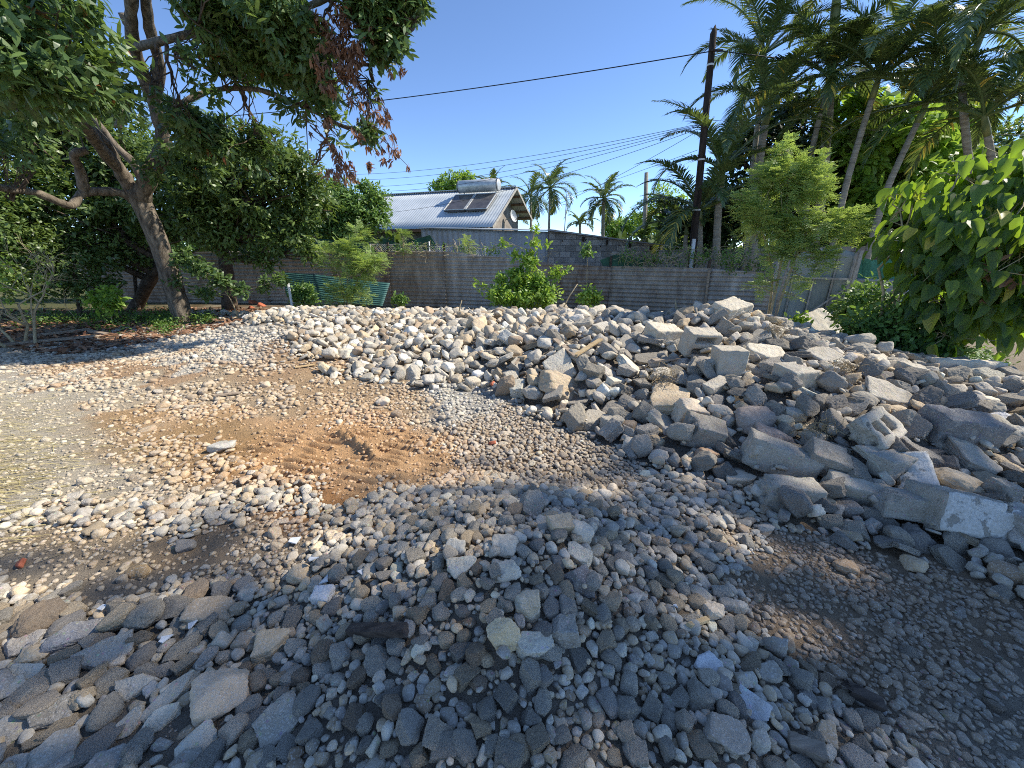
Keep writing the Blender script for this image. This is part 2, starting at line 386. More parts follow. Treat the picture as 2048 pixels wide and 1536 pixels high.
def H(x, y):
    x = np.asarray(x, float); y = np.asarray(y, float)
    h = sample(_T, x, y, TX0, TY0, TS)
    inn = np.clip(np.minimum.reduce([x + 12, 11 - x, y + 1.5, 15 - y]), 0, 1)
    near = inn * np.clip(1.2 - np.hypot(x, y - 4) / 14, 0, 1)
    h = h + near * ((fbm(x, y, .9, 3, 1) - .5) * .07 + (fbm(x, y, .16, 3, 5) - .5) * .03)
    # tread marks pressed in the brown soil
    wv = (y - _pc.y) + (x - _pc.x) * .28 + (vnoise(x, y, .3, 9) - .5) * .05
    m = np.clip(1.25 - np.hypot((x - _pc.x) / 1.0, (y - _pc.y) / .55), 0, 1); m = np.clip(m * 2.2, 0, 1)
    tr = np.abs(((wv / .1) % 1) - .5) * 2; brk = np.clip((vnoise(x, y, .13, 12) - .25) * 3, 0, 1)
    h = h + m * (np.clip(tr * 1.5, 0, 1) - .5) * .05 * brk
    p2 = on_plane(930, 790, 0); m2 = np.clip(1.3 - np.hypot((x - p2.x) / .32, (y - p2.y) / .8), 0, 1)
    tr2 = np.abs((((y - p2.y) / .1) % 1) - .5) * 2
    h = h + np.clip(m2 * 2, 0, 1) * (tr2 - .5) * .03
    h = h + .065 * np.exp(-(seg_dist(x, y, _b1, _b2) / .05) ** 2) * (.2 + 1.3 * vnoise(x, y, .035, 3))
    h = h + .05 * np.exp(-(seg_dist(x, y, _r1, _r2) / .13) ** 2) * (.6 + .8 * vnoise(x, y, .07, 4))
    return h
def hz(x, y): return float(H(x, y))
def hit(px, py, lift=0.0):
    """where the ray of a photo pixel meets the terrain"""
    d = ray(px, py); t = 0.5
    for _ in range(4000):
        p = d * t; z = CAM_Z + p.z
        if z <= hz(p.x, p.y) + lift: return Vector((p.x, p.y, z))
        t += 0.004 + 0.003 * t
        if t > 40: break
    return Vector((d.x * t, d.y * t, CAM_Z + d.z * t))

# ground colour zones: (px, py, rx, ry, colour, strength, sharpness)
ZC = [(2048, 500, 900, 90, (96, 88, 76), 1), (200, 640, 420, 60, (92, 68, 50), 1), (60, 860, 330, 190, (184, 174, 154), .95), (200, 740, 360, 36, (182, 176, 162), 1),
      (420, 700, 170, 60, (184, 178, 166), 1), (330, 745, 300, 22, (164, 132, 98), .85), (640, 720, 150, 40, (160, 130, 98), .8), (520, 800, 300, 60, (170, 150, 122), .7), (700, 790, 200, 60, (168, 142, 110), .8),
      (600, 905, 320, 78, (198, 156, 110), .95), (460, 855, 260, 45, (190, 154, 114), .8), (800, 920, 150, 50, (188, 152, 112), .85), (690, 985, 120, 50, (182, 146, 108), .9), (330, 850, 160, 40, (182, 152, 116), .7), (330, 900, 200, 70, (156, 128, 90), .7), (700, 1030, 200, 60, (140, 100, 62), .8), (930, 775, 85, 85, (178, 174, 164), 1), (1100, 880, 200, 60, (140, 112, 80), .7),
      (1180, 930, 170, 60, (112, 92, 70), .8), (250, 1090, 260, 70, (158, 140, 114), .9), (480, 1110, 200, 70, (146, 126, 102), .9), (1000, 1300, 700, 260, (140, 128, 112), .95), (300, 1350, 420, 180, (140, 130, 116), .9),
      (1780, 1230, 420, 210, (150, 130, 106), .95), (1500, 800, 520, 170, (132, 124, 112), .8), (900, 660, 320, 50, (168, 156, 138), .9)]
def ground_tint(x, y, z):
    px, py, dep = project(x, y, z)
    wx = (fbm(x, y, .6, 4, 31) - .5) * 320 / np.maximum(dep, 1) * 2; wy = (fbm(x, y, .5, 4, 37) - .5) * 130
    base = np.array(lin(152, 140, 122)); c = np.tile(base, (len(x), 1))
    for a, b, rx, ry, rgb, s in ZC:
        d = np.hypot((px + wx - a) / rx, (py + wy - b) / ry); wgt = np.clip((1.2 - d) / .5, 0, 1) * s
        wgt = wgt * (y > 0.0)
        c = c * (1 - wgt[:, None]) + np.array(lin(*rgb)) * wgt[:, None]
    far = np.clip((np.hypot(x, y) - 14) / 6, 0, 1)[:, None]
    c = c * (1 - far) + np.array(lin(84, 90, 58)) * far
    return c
def make_ground():
    def axis(segs):
        a = []
        for s, e, st in segs: a += list(np.arange(s, e, st))
        return np.array(a + [segs[-1][1]])
    g = lambda s, e, n: list(np.geomspace(s, e, n))
    xs = np.concatenate([-np.array(g(400, 14, 16)), np.arange(-13.8, -5, .1), np.arange(-5, 4.5, .019), np.arange(4.5, 12, .1), np.array(g(12.2, 400, 16))])
    ys = np.concatenate([-np.array(g(200, 3, 10)), np.arange(-2.8, .3, .15), np.arange(.3, 2.3, .018), np.arange(2.3, 4.6, .0125), np.arange(4.6, 9.5, .03), np.arange(9.5, 16, .12), np.array(g(16.3, 700, 22))])
    X, Y = np.meshgrid(xs, ys); x = X.ravel(); y = Y.ravel(); z = H(x, y)
    nx, ny = len(xs), len(ys); i = np.arange((ny - 1) * nx).reshape(ny - 1, nx)[:, :-1].ravel()
    F = np.stack([i, i + 1, i + nx + 1, i + nx], 1)
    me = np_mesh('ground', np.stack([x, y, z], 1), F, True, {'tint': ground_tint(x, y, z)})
    tag(link('ground', me, None, [M['ground']]), 'dusty pale and brown dirt yard with tyre treads and rubble', None, None, 'structure')
make_ground()
# ------------------------------------------------------------------ rock shapes
def ico(sub):
    bm = bmesh.new(); bmesh.ops.create_icosphere(bm, subdivisions=sub, radius=1)
    V = np.array([v.co[:] for v in bm.verts]); F = np.array([[v.index for v in f.verts] for f in bm.faces]); bm.free()
    V /= np.linalg.norm(V, axis=1)[:, None]; return V, F
ICO = {k: ico(k) for k in (2, 3, 4, 5)}
def n3(V, s, seed, o=2):
    out = np.zeros(len(V)); 
    for i, v in enumerate(V):
        q = Vector(v) * s + Vector((seed * 3.1, seed * 1.7, seed * 2.3)); out[i] = noise.fractal(q, 0.9, 2.1, o) 
    return out
def unit_(q): return q / np.linalg.norm(q, axis=1)[:, None]
def make_rock(sub, style, seed):
    """unit rock (semi-axes about 1): style round / angular / chunk / slab"""
    rg = np.random.default_rng(seed); D, F = ICO[sub]
    if style == 'round': k, p, lo, hi, amp = 14, 9, .8, 1.0, .08
    elif style == 'worn': k, p, lo, hi, amp = 11, 18, .7, 1.0, .11
    elif style == 'angular': k, p, lo, hi, amp = 11, 70, .6, 1.0, .06
    else: k, p, lo, hi, amp = 9, 95, .52, 1.0, .09
    n = rg.normal(size=(k, 3)); n /= np.linalg.norm(n, axis=1)[:, None]
    h = rg.uniform(lo, hi, k)
    base = np.array([[1, 0, 0], [-1, 0, 0], [0, 1, 0], [0, -1, 0], [0, 0, 1], [0, 0, -1]], float)
    if style == 'slab':
        ang = np.sort(rg.uniform(0, 2 * np.pi, 6)); n = np.stack([np.cos(ang), np.sin(ang), rg.uniform(-.15, .15, 6)], 1); h = rg.uniform(.6, 1, 6)
        base = np.array([[0, 0, 1], [0, 0, -1], [1, 0, 0], [-1, 0, 0], [0, 1, 0], [0, -1, 0]], float)
    hb = np.full(6, 1.0 if style != 'round' else .97)
    if style == 'chunk' and seed % 2 == 0:        # blocky: mostly six flat sides with one or two broken corners
        n = n[:3]; h = rg.uniform(.86, 1.15, 3); ab = rg.uniform(.66, .95, 3); hb = np.repeat(ab, 2); base = unit_(base + rg.normal(size=(6, 3)) * .07)
    n = np.vstack([n, base]); h = np.concatenate([h, hb])
    if style == 'slab': n = n / np.linalg.norm(n, axis=1)[:, None]
    dots = np.clip(D @ n.T, 0, None) / h
    r = (dots ** p).sum(1) ** (-1 / p)
    if sub >= 3:
        r = r * (1 + amp * n3(D, 1.7, seed, 3) + (amp * .5 if amp > .1 else .05) * n3(D, 6.5, seed + 5, 3))
    else: r = r * (1 + amp * n3(D, 1.7, seed, 1))
    V = D * r[:, None]
    return V, F
LIB = {}
def lib(sub, style, i):
    k = (sub, style, i)
    if k not in LIB: LIB[k] = make_rock(sub, style, 100 + i * 7 + (3 if style != 'chunk' else 3 - 0) * 0 + {'round': 0, 'worn': 1, 'angular': 2, 'chunk': 3, 'slab': 4}[style] + sub * 1000)
    return LIB[k]
def rotm(yaw, pitch=0, roll=0):
    return np.array((Matrix.Rotation(yaw, 3, 'Z') @ Matrix.Rotation(pitch, 3, 'X') @ Matrix.Rotation(roll, 3, 'Y')))

# ------------------------------------------------------------------ pile height map that stones are dropped on
HX0, HX1, HY0, HY1, HS = -9.0, 6.5, 0.25, 11.0, 0.012
_hx = np.arange(HX0, HX1, HS); _hy = np.arange(HY0, HY1, HS)
_a, _b = np.meshgrid(_hx, _hy); HM = H(_a, _b).astype(np.float32); H0 = HM.copy(); COV = np.zeros(HM.shape, np.float32)
del _a, _b
def foot(x, y, a, b, yaw):
    r = max(a, b); ix0 = int((x - r - HX0) / HS); ix1 = int((x + r - HX0) / HS) + 2; iy0 = int((y - r - HY0) / HS); iy1 = int((y + r - HY0) / HS) + 2
    ix0 = max(ix0, 0); iy0 = max(iy0, 0); ix1 = min(ix1, HM.shape[1]); iy1 = min(iy1, HM.shape[0])
    if ix1 - ix0 < 1 or iy1 - iy0 < 1: return None
    X = _hx[ix0:ix1][None, :] - x; Y = _hy[iy0:iy1][:, None] - y
    c, s = math.cos(yaw), math.sin(yaw)
    u = (X * c + Y * s) / a; v = (-X * s + Y * c) / b
    return (slice(iy0, iy1), slice(ix0, ix1)), u * u + v * v
def slope_at(x, y, d=.12):
    return (hz(x + d, y) - hz(x - d, y)) / (2 * d), (hz(x, y + d) - hz(x, y - d)) / (2 * d)
def drop(x, y, a, b, c, yaw, sink=.4, maxcov=None):
    f = foot(x, y, a, b, yaw)
    if f is None: return None
    sl, q = f; m = q < 1
    if not m.any():
        m = q <= q.min() + 1e-6
    if maxcov is not None and COV[sl][m].mean() > maxcov: return None
    core = q < .4
    if not core.any(): core = m
    hm = HM[sl]; base = hm[core].mean() * .65 + hm[core].max() * .35
    z = base + c * (1 - 2 * sink) if sink < .5 else base + c * (1 - 2 * sink)
    top = z + c * np.sqrt(np.clip(1 - q, 0, 1)) * .95
    HM[sl] = np.where(m & (top > hm), top, hm); COV[sl] = np.where(q < .95, np.maximum(COV[sl], 1), COV[sl])
    return z

# ------------------------------------------------------------------ stones one can point to, placed one by one
# px, py, w, h in photo pixels; style; colour; yaw/pitch/roll in degrees; label; short name used by neighbours' labels
G1, G2, G3, G4 = (190, 182, 165), (172, 165, 151), (214, 205, 184), (150, 144, 132)
T1, T2, T3, B1 = (202, 182, 150), (186, 168, 140), (216, 200, 176), (162, 142, 118)
HERO = [
 (1460, 622, 74, 42, 'chunk', G3, 20, 8, -10, 'concrete_chunk', 'large pale concrete chunk topping the highest crest of the rubble ridge', 'the crest chunk'),
 (1537, 712, 86, 42, 'slabby', G3, -20, 12, 8, 'concrete_chunk', 'wide pale rough concrete slab lying below the crest on the right rubble pile', 'the wide pale slab'),
 (1323, 676, 64, 50, 'chunk', G3, 10, 10, 5, 'concrete_chunk', 'broad pale flat topped concrete lump on the upper slope of the rubble', 'the flat topped lump'),
 (1261, 733, 58, 44, 'slabby', G3, 30, 25, 30, 'concrete_chunk', 'pale slab tilted steeply on the slope left of the hollow block', 'the steep pale slab'),
 (1123, 733, 62, 40, 'slabby', G3, 15, 28, -10, 'concrete_chunk', 'smooth pale flagstone propped on a rusty stained lump', 'the propped flagstone'),
 (1112, 775, 84, 56, 'chunk', T2, 0, 0, 8, 'concrete_chunk', 'big rough lump with rusty stains at the foot of the central slope', 'the stained lump'),
 (1501, 838, 84, 70, 'round', (128, 116, 106), 15, 0, -10, 'river_stone', 'big smooth brown grey boulder in the middle of the right pile', 'the brown grey boulder'),
 (1440, 822, 52, 40, 'round', T3, -20, 0, 10, 'river_stone', 'pale tan boulder left of the big brown grey boulder', 'the pale tan boulder'),
 (1342, 795, 84, 44, 'slabby', T1, -10, 5, 0, 'concrete_chunk', 'long rough tan chunk under the dry roots', 'the rough tan chunk'),
 (1319, 838, 66, 56, 'slabby', G1, 35, 30, 20, 'concrete_chunk', 'grey slab leaning left at the pile foot', 'the leaning grey slab'),
 (1375, 828, 62, 50, 'chunk', T3, 0, 15, 10, 'concrete_chunk', 'tan angular rock between the grey slab and pale boulder', 'the tan angular rock'),
 (1476, 958, 68, 26, 'slabby', T3, 0, -5, 0, 'flat_stone', 'thin flat tan stone lying on the gravel before the right pile', 'the thin tan stone'),
 (1504, 938, 42, 36, 'chunk', G1, 0, 0, 10, 'concrete_chunk', 'small grey chunk against the big solid block', 'the small grey chunk'),
 (1256, 857, 36, 46, 'round', B1, 0, 0, 0, 'river_stone', 'upright brown oval stone at the left foot of the right pile', 'the upright brown stone'),
 (1225, 846, 30, 30, 'round', T1, 0, 0, 0, 'river_stone', 'pale round stone beside the upright brown oval one', 'the pale round stone'),
 (1942, 922, 126, 56, 'slabby', G2, -15, 14, 12, 'concrete_chunk', 'large flat blue grey slab behind the big tan boulder', 'the blue grey slab'),
 (1911, 966, 122, 60, 'round', (176, 158, 130), -8, 0, 8, 'river_stone', 'large smooth tan boulder resting on the white faced block', 'the big tan boulder'),
 (1698, 1017, 62, 52, 'worn', (118, 112, 104), 0, 0, 0, 'river_stone', 'rough dark rounded rock at the foot of the right pile', 'the rough dark rock'),
 (1636, 1012, 46, 26, 'round', T1, 0, 0, 0, 'river_stone', 'small tan cobble between the pale block and rough dark rock', 'the tan cobble'),
 (1988, 992, 80, 76, 'chunk', G4, 30, 15, 10, 'concrete_chunk', 'dark grey angular block behind the white faced block', 'the dark angular block'),
 (2020, 1064, 84, 96, 'chunk', (140, 134, 124), 10, 0, 0, 'concrete_chunk', 'large grey brown rock cut by the frame beside the white faced block', 'the grey brown rock'),
 (2014, 1146, 88, 80, 'round', B1, 10, 0, 10, 'river_stone', 'brown boulder on dirt at the very edge of the yard', 'the edge boulder'),
 (1819, 742, 64, 56, 'chunk', G1, 0, 10, 15, 'concrete_chunk', 'rounded grey lump left of the long pale kerb piece', 'the rounded grey lump'),
 (1752, 724, 50, 36, 'worn', G3, 0, 0, 0, 'concrete_chunk', 'pale worn lump near the top of the right pile', 'the pale worn lump'),
 (1709, 716, 42, 28, 'round', T1, 0, 0, 0, 'river_stone', 'tan round stone near the top of the right pile', 'the tan top stone'),
 (1640, 712, 84, 34, 'slabby', G1, -18, 14, 0, 'concrete_chunk', 'long rough slab sloping down right below the tilted square block', 'the sloping rough slab'),
 (1412, 914, 42, 42, 'chunk', (160, 130, 104), 0, 0, 20, 'concrete_chunk', 'reddish tan chunk alone on gravel before the right pile', 'the reddish chunk'),
 (1868, 800, 62, 40, 'round', T2, 20, 0, 0, 'river_stone', 'tan oval cobble on the far right slope', 'the tan oval cobble'),
 (1830, 838, 66, 44, 'worn', (126, 112, 98), 0, 0, 0, 'river_stone', 'pitted brown boulder above the textured block', 'the pitted boulder'),
 (1790, 820, 50, 30, 'round', T2, 0, 0, 0, 'river_stone', 'flat brown cobble above the broken hollow block', 'the flat brown cobble'),
 (1586, 832, 40, 40, 'chunk', G1, 0, 10, 0, 'concrete_chunk', 'squarish grey lump right of the brown grey boulder', 'the squarish lump'),
 (1775, 790, 90, 36, 'slabby', G1, -30, 18, 8, 'concrete_chunk', 'rough grey slab lying across the right slope', 'the rough grey slab'),
 (1998, 838, 50, 26, 'slabby', (200, 198, 192), 0, 20, -15, 'concrete_chunk', 'white faced flat piece high on the far right slope', 'the white flat piece'),
 (2020, 860, 52, 50, 'round', G1, 0, 0, 0, 'river_stone', 'grey oval boulder by the white flat piece', 'the grey oval boulder'),
 (1975, 858, 44, 46, 'round', (126, 122, 120), 0, 0, 0, 'river_stone', 'dark oval boulder right of the textured block', 'the dark oval boulder'),
 (1548, 880, 82, 46, 'worn', (128, 112, 100), -20, 0, 10, 'river_stone', 'brown boulder half buried under the brown grey one', 'the half buried boulder'),
 (1625, 880, 52, 38, 'chunk', G1, 30, 0, 10, 'concrete_chunk', 'grey angular lump above the dark cracked block', 'the angular lump'),
 (1745, 940, 70, 44, 'slabby', G1, 10, 10, 10, 'concrete_chunk', 'grey slab piece under the broken hollow block', 'the grey slab piece'),
 # front: lower left slabs
 (440, 1378, 134, 104, 'worn', (176, 154, 128), 20, 8, -6, 'river_stone', 'big smooth tan boulder among the grey slabs of the front corner', 'the front tan boulder'),
 (567, 1432, 98, 84, 'slabby', G2, 50, 22, -8, 'broken_flagstone', 'pointed grey slab right of the front tan boulder', 'the pointed grey slab'),
 (352, 1372, 108, 112, 'slabby2', G1, 62, 6, -16, 'broken_flagstone', 'long narrow grey slab leaning on the front tan boulder', 'the long narrow slab'),
 (212, 1306, 124, 64, 'slabby', G2, 28, 18, -4, 'broken_flagstone', 'pointed rough grey slab with a jagged rim', 'the jagged slab'),
 (160, 1262, 116, 66, 'slabby', (122, 120, 118), 28, 15, 6, 'broken_flagstone', 'flat brownish grey slab behind the jagged slab', 'the brownish slab'),
 (50, 1278, 96, 60, 'slabby', (134, 128, 120), 30, 20, 0, 'broken_flagstone', 'grey slab at the upper corner of the slab heap', 'the corner slab'),
 (268, 1370, 108, 42, 'slabby', G1, -5, 20, 4, 'broken_flagstone', 'short wide grey slab left of the long narrow slab', 'the short wide slab'),
 (112, 1482, 98, 108, 'slabby', G2, 55, 15, 6, 'broken_flagstone', 'large grey slab low in the front corner', 'the large corner slab'),
 (30, 1442, 80, 88, 'slabby', G2, 60, 15, 0, 'broken_flagstone', 'large dark slab cut by the edge of the front corner', 'the dark edge slab'),
 (115, 1420, 120, 70, 'slabby', G4, 30, 15, 5, 'broken_flagstone', 'dark blue grey slab above the large corner slab', 'the dark blue slab'),
 (262, 1436, 76, 56, 'slabby', G1, 20, 22, 0, 'broken_flagstone', 'pale topped slab wedge below the short wide slab', 'the pale wedge'),
 (400, 1464, 92, 72, 'slabby', G3, 35, 24, 14, 'broken_flagstone', 'two toned slab with pale top below the front tan boulder', 'the two toned slab'),
 (375, 1524, 90, 58, 'slabby', G2, 10, 12, 0, 'broken_flagstone', 'blue grey slab at the bottom rim of the heap', 'the bottom slab'),
 (326, 1434, 78, 46, 'slabby', G3, 25, 24, -10, 'broken_flagstone', 'small pale speckled slab below the long narrow slab', 'the speckled slab'),
 (230, 1520, 120, 60, 'slabby', (132, 128, 122), 20, 12, 0, 'broken_flagstone', 'wide flaky brown grey slab at the very bottom', 'the flaky slab'),
 (28, 1530, 80, 60, 'slabby', G2, 10, 15, 0, 'broken_flagstone', 'grey slab in the bottom corner of the heap', 'the bottom corner slab'),
 (60, 1345, 100, 50, 'slabby', G3, 10, 14, 0, 'broken_flagstone', 'pale grey slab by the rim below the corner slab', 'the pale rim slab'),
 (30, 1372, 80, 50, 'slabby', G1, 30, 14, 0, 'broken_flagstone', 'grey slab touching the pale rim slab', 'the touching slab'),
 (112, 1220, 66, 42, 'chunk', G1, 0, 8, 0, 'concrete_chunk', 'grey chunk at the back rim of the slab heap', 'the rim chunk'),
 (68, 1308, 76, 36, 'worn', T1, 10, 0, 0, 'river_stone', 'tan rough cobble between the grey corner slabs', 'the rough tan cobble'),
 (430, 1219, 100, 44, 'round', (138, 124, 104), 6, 0, 0, 'river_stone', 'broad flat brown stone in the dappled front gravel', 'the broad flat stone'),
 (600, 1147, 56, 38, 'round', T2, 0, 0, 0, 'river_stone', 'brown oval cobble beside white tile shards', 'the brown oval cobble'),
 (648, 1192, 48, 40, 'chunk', (206, 198, 178), 0, 10, 0, 'concrete_chunk', 'pale cream angular rock in the front gravel', 'the cream rock'),
 (540, 1290, 94, 62, 'slabby3', T1, 38, 10, 0, 'river_stone', 'tapered tan rock above the front tan boulder', 'the tapered rock'),
 (492, 1284, 54, 50, 'round', (136, 122, 104), 0, 0, 0, 'river_stone', 'rounded brown cobble left of the tapered rock', 'the rounded brown cobble'),
 (448, 1280, 46, 58, 'worn', G1, 0, 0, 0, 'river_stone', 'grey upright cobble near the tapered rock', 'the upright cobble'),
 (1006, 1272, 66, 92, 'worn2', (182, 162, 128), 20, 0, -14, 'river_stone', 'tall pointed tan rock standing in the middle of the front heap', 'the pointed tan rock'),
 (1068, 1295, 78, 44, 'slabby3', G3, 5, 6, 0, 'concrete_chunk', 'flat pale grey chunk against the pointed tan rock', 'the flat pale chunk'),
 (1056, 1206, 66, 50, 'worn', (156, 146, 124), -15, 0, 8, 'river_stone', 'mottled tan boulder on top of the front heap', 'the mottled boulder'),
 (1164, 1070, 46, 50, 'worn', T3, 0, 0, 15, 'river_stone', 'sunlit cream stone high on the front heap', 'the cream stone'),
 (1122, 1053, 58, 38, 'chunk', T1, 10, 0, 0, 'river_stone', 'rough tan rock behind the sunlit cream stone', 'the rough tan rock'),
 (1012, 1096, 56, 42, 'worn', G1, 0, 0, 0, 'river_stone', 'grey rounded stone near the top of the front heap', 'the grey rounded stone'),
 (1160, 1112, 54, 36, 'slabby3', G3, 0, 0, 0, 'concrete_chunk', 'flat pale grey stone in front of the sunlit cream stone', 'the flat grey stone'),
 (1060, 1010, 60, 52, 'slabby', G4, 20, 35, 0, 'broken_flagstone', 'dark grey slab leaning at the back of the front heap', 'the dark leaning slab'),
 (911, 1098, 42, 52, 'worn', (140, 138, 130), 0, 0, 0, 'river_stone', 'upright grey stone on the shoulder of the front heap', 'the shoulder stone'),
 (1158, 1158, 60, 54, 'chunk', (104, 100, 98), 0, 0, 0, 'concrete_chunk', 'dark rough lump in the middle of the front heap', 'the dark lump'),
 (1018, 1140, 50, 46, 'worn', T3, 0, 0, 0, 'river_stone', 'sunlit buff stone in the middle of the front heap', 'the buff stone'),
 (926, 1136, 58, 34, 'slabby3', G3, 15, 15, 0, 'concrete_chunk', 'pale flat mortar piece on the front heap', 'the mortar piece'),
 (1421, 1218, 50, 48, 'worn', T3, 0, 0, 10, 'river_stone', 'sunlit tan stone in the dappled patch of gravel', 'the dappled tan stone'),
 (1467, 1214, 44, 38, 'worn', T3, 0, 0, 0, 'river_stone', 'rounded tan stone right of the dappled tan stone', 'its rounded neighbour'),
 (1411, 1323, 60, 46, 'slabby3', (206, 206, 200), 10, 18, 0, 'concrete_chunk', 'white topped concrete chunk in the front gravel', 'the white topped chunk'),
 (1552, 1292, 48, 54, 'chunk', (142, 134, 122), 0, 0, 0, 'concrete_chunk', 'squarish grey brown stone in the front gravel', 'the squarish stone'),
 (1537, 1346, 56, 48, 'worn', G2, 0, 0, 0, 'river_stone', 'blue grey lobed stone below the squarish stone', 'the lobed stone'),
 (1455, 1455, 84, 88, 'slabby3', (136, 128, 116), 60, 10, 0, 'river_stone', 'large flat brown grey stone near the bottom rim', 'the large flat stone'),
 (1514, 1484, 50, 52, 'worn', G1, 0, 0, 0, 'river_stone', 'speckled grey stone right of the large flat stone', 'the speckled stone'),
 (1322, 1464, 44, 58, 'round', G1, 20, 0, 0, 'river_stone', 'smooth grey oval stone left of the large flat stone', 'the smooth oval stone'),
 (1501, 1410, 66, 50, 'slabby', (196, 198, 198), -45, 30, 0, 'broken_flagstone', 'white edged slab standing on edge in the front gravel', 'the white edged slab'),
 (1652, 1456, 54, 62, 'slabby3', T2, -50, 12, 0, 'river_stone', 'flat tan stone with a pale neighbour near the bottom', 'the flat tan stone'),
 (1440, 1366, 48, 46, 'worn', (128, 120, 110), 0, 0, 0, 'river_stone', 'pitted brown stone below the white topped chunk', 'the pitted stone'),
 (1490, 1362, 48, 36, 'chunk', G1, 0, 0, 0, 'concrete_chunk', 'speckled grey chunk right of the pitted stone', 'the speckled chunk'),
 (1689, 1131, 58, 32, 'round', (140, 118, 92), -12, 0, 0, 'river_stone', 'flat brown oval stone on the dark dirt lane', 'the brown lane stone'),
 (1827, 1129, 52, 38, 'worn', (174, 154, 124), -30, 0, 0, 'river_stone', 'tan angular stone on the dark dirt lane', 'the tan lane stone'),
 (1128, 1262, 62, 52, 'chunk', G2, 0, 0, 0, 'concrete_chunk', 'blue grey speckled lump right of the flat pale chunk', 'the blue grey lump'),
 (446, 892, 46, 22, 'worn', (150, 146, 136), 10, 0, 0, 'concrete_chunk', 'grey lump of hardened mortar on the brown soil', 'the mortar lump'),
 (766, 804, 30, 24, 'round', T3, 0, 0, 0, 'river_stone', 'tan round stone on the gravel row of the yard', 'the tan yard stone'),
 (795, 828, 24, 26, 'round', B1, 0, 0, 0, 'river_stone', 'small brown stone beside the tan yard stone', 'the small brown stone'),
 (739, 606, 40, 26, 'round', (150, 124, 96), 0, 0, 0, 'river_stone', 'brown rounded boulder on the ridge before the turquoise sheet', 'the ridge boulder'),
 (697, 712, 40, 24, 'chunk', G3, 0, 0, 0, 'concrete_chunk', 'pale lump at the foot of the far slope', 'the far foot lump'),
 (282, 1140, 50, 30, 'round', (134, 112, 80), 0, 0, 0, 'river_stone', 'brown stone sunk in the shaded dirt', 'the sunken stone'),
]
HEROES = []
PLACED = []       # (x, y, short)
def hero_obj(name, V, F, mats, label, col, cat, mat_idx=None, smooth=True, loc=(0, 0, 0)):
    me = np_mesh(name, V, F, smooth, None, mat_idx)
    for m in mats: me.materials.append(m)
    o = bpy.data.objects.new(name, me); COL.objects.link(o); o.location = loc; o.color = (*lin(*col), 1)
    return tag(o, label, cat)
CATS = {'river_stone': 'stone', 'concrete_chunk': 'concrete chunk', 'broken_flagstone': 'flagstone', 'flat_stone': 'stone'}
def build_hero(i, h):
    px, py, w_, h_, style, col, yaw, pit, rol, name, label, short = h
    if col not in (G1, G2, G3, G4, T1, T2, T3, B1): col = tuple(min(218, q * 1.16 + 10) for q in col)
    p = hit(px, py + h_ * .22); _, _, dep = project(p.x, p.y, p.z); dep = float(dep)
    off = math.hypot((px - 1024) / FPX, (py - 768) / FPX); k = 1 / (1 + .22 * off * off)
    a = w_ / 2 * dep / FPX * k * 1.06; c = h_ / 2 * dep / FPX * k
    down = PITCH + math.atan((py - 768) / FPX)        # how steeply one looks down on it
    b = a * .8
    if style in ('slabby', 'slabby2', 'slabby3'):
        # flat things: the picture height is mostly the depth of the slab
        b = min(max(c / max(math.sin(down), .45), a * .55), a * 1.1); th = a * (.26 if style != 'slabby3' else .42)
        if style == 'slabby2': a, b = max(a, b) * 1.15, a * .42
        sty, dims, sink = 'slab', (a, b, th), .22
    elif style == 'round': sty, dims, sink = 'round', (a, b, max(c * .92, a * .5)), .32
    elif style == 'worn': sty, dims, sink = 'worn', (a, b, max(c * .92, a * .55)), .3
    elif style == 'worn2': sty, dims, sink = 'worn', (a, a * .75, c * 1.0), .2
    else: sty, dims, sink = 'chunk', (a * 1.04, b, max(c * .95, a * .5)), .26
    z = drop(p.x, p.y, dims[0] * .95, dims[1] * .95, dims[2], R(yaw), sink)
    if z is None: z = p.z
    V, F = make_rock(4 if w_ < 50 else 5, sty, 500 + i)
    gx, gy = slope_at(p.x, p.y); 
    Rm = rotm(R(yaw), R(pit), R(rol))
    if sty == 'slab':
        Rm = np.array(Matrix.Rotation(math.atan(gy) * .5, 3, 'X') @ Matrix.Rotation(-math.atan(gx) * .5, 3, 'Y')) @ Rm
        dx = V.copy(); 
    V = (V * np.array(dims)) @ Rm.T
    mat = M['conc_o'] if name in ('concrete_chunk', 'broken_flagstone') else M['stone_o']
    o = hero_obj(name, V, F, [mat], label, col, CATS[name], loc=(p.x, p.y, z)); HEROES.append(o); PLACED.append((p.x, p.y, short))

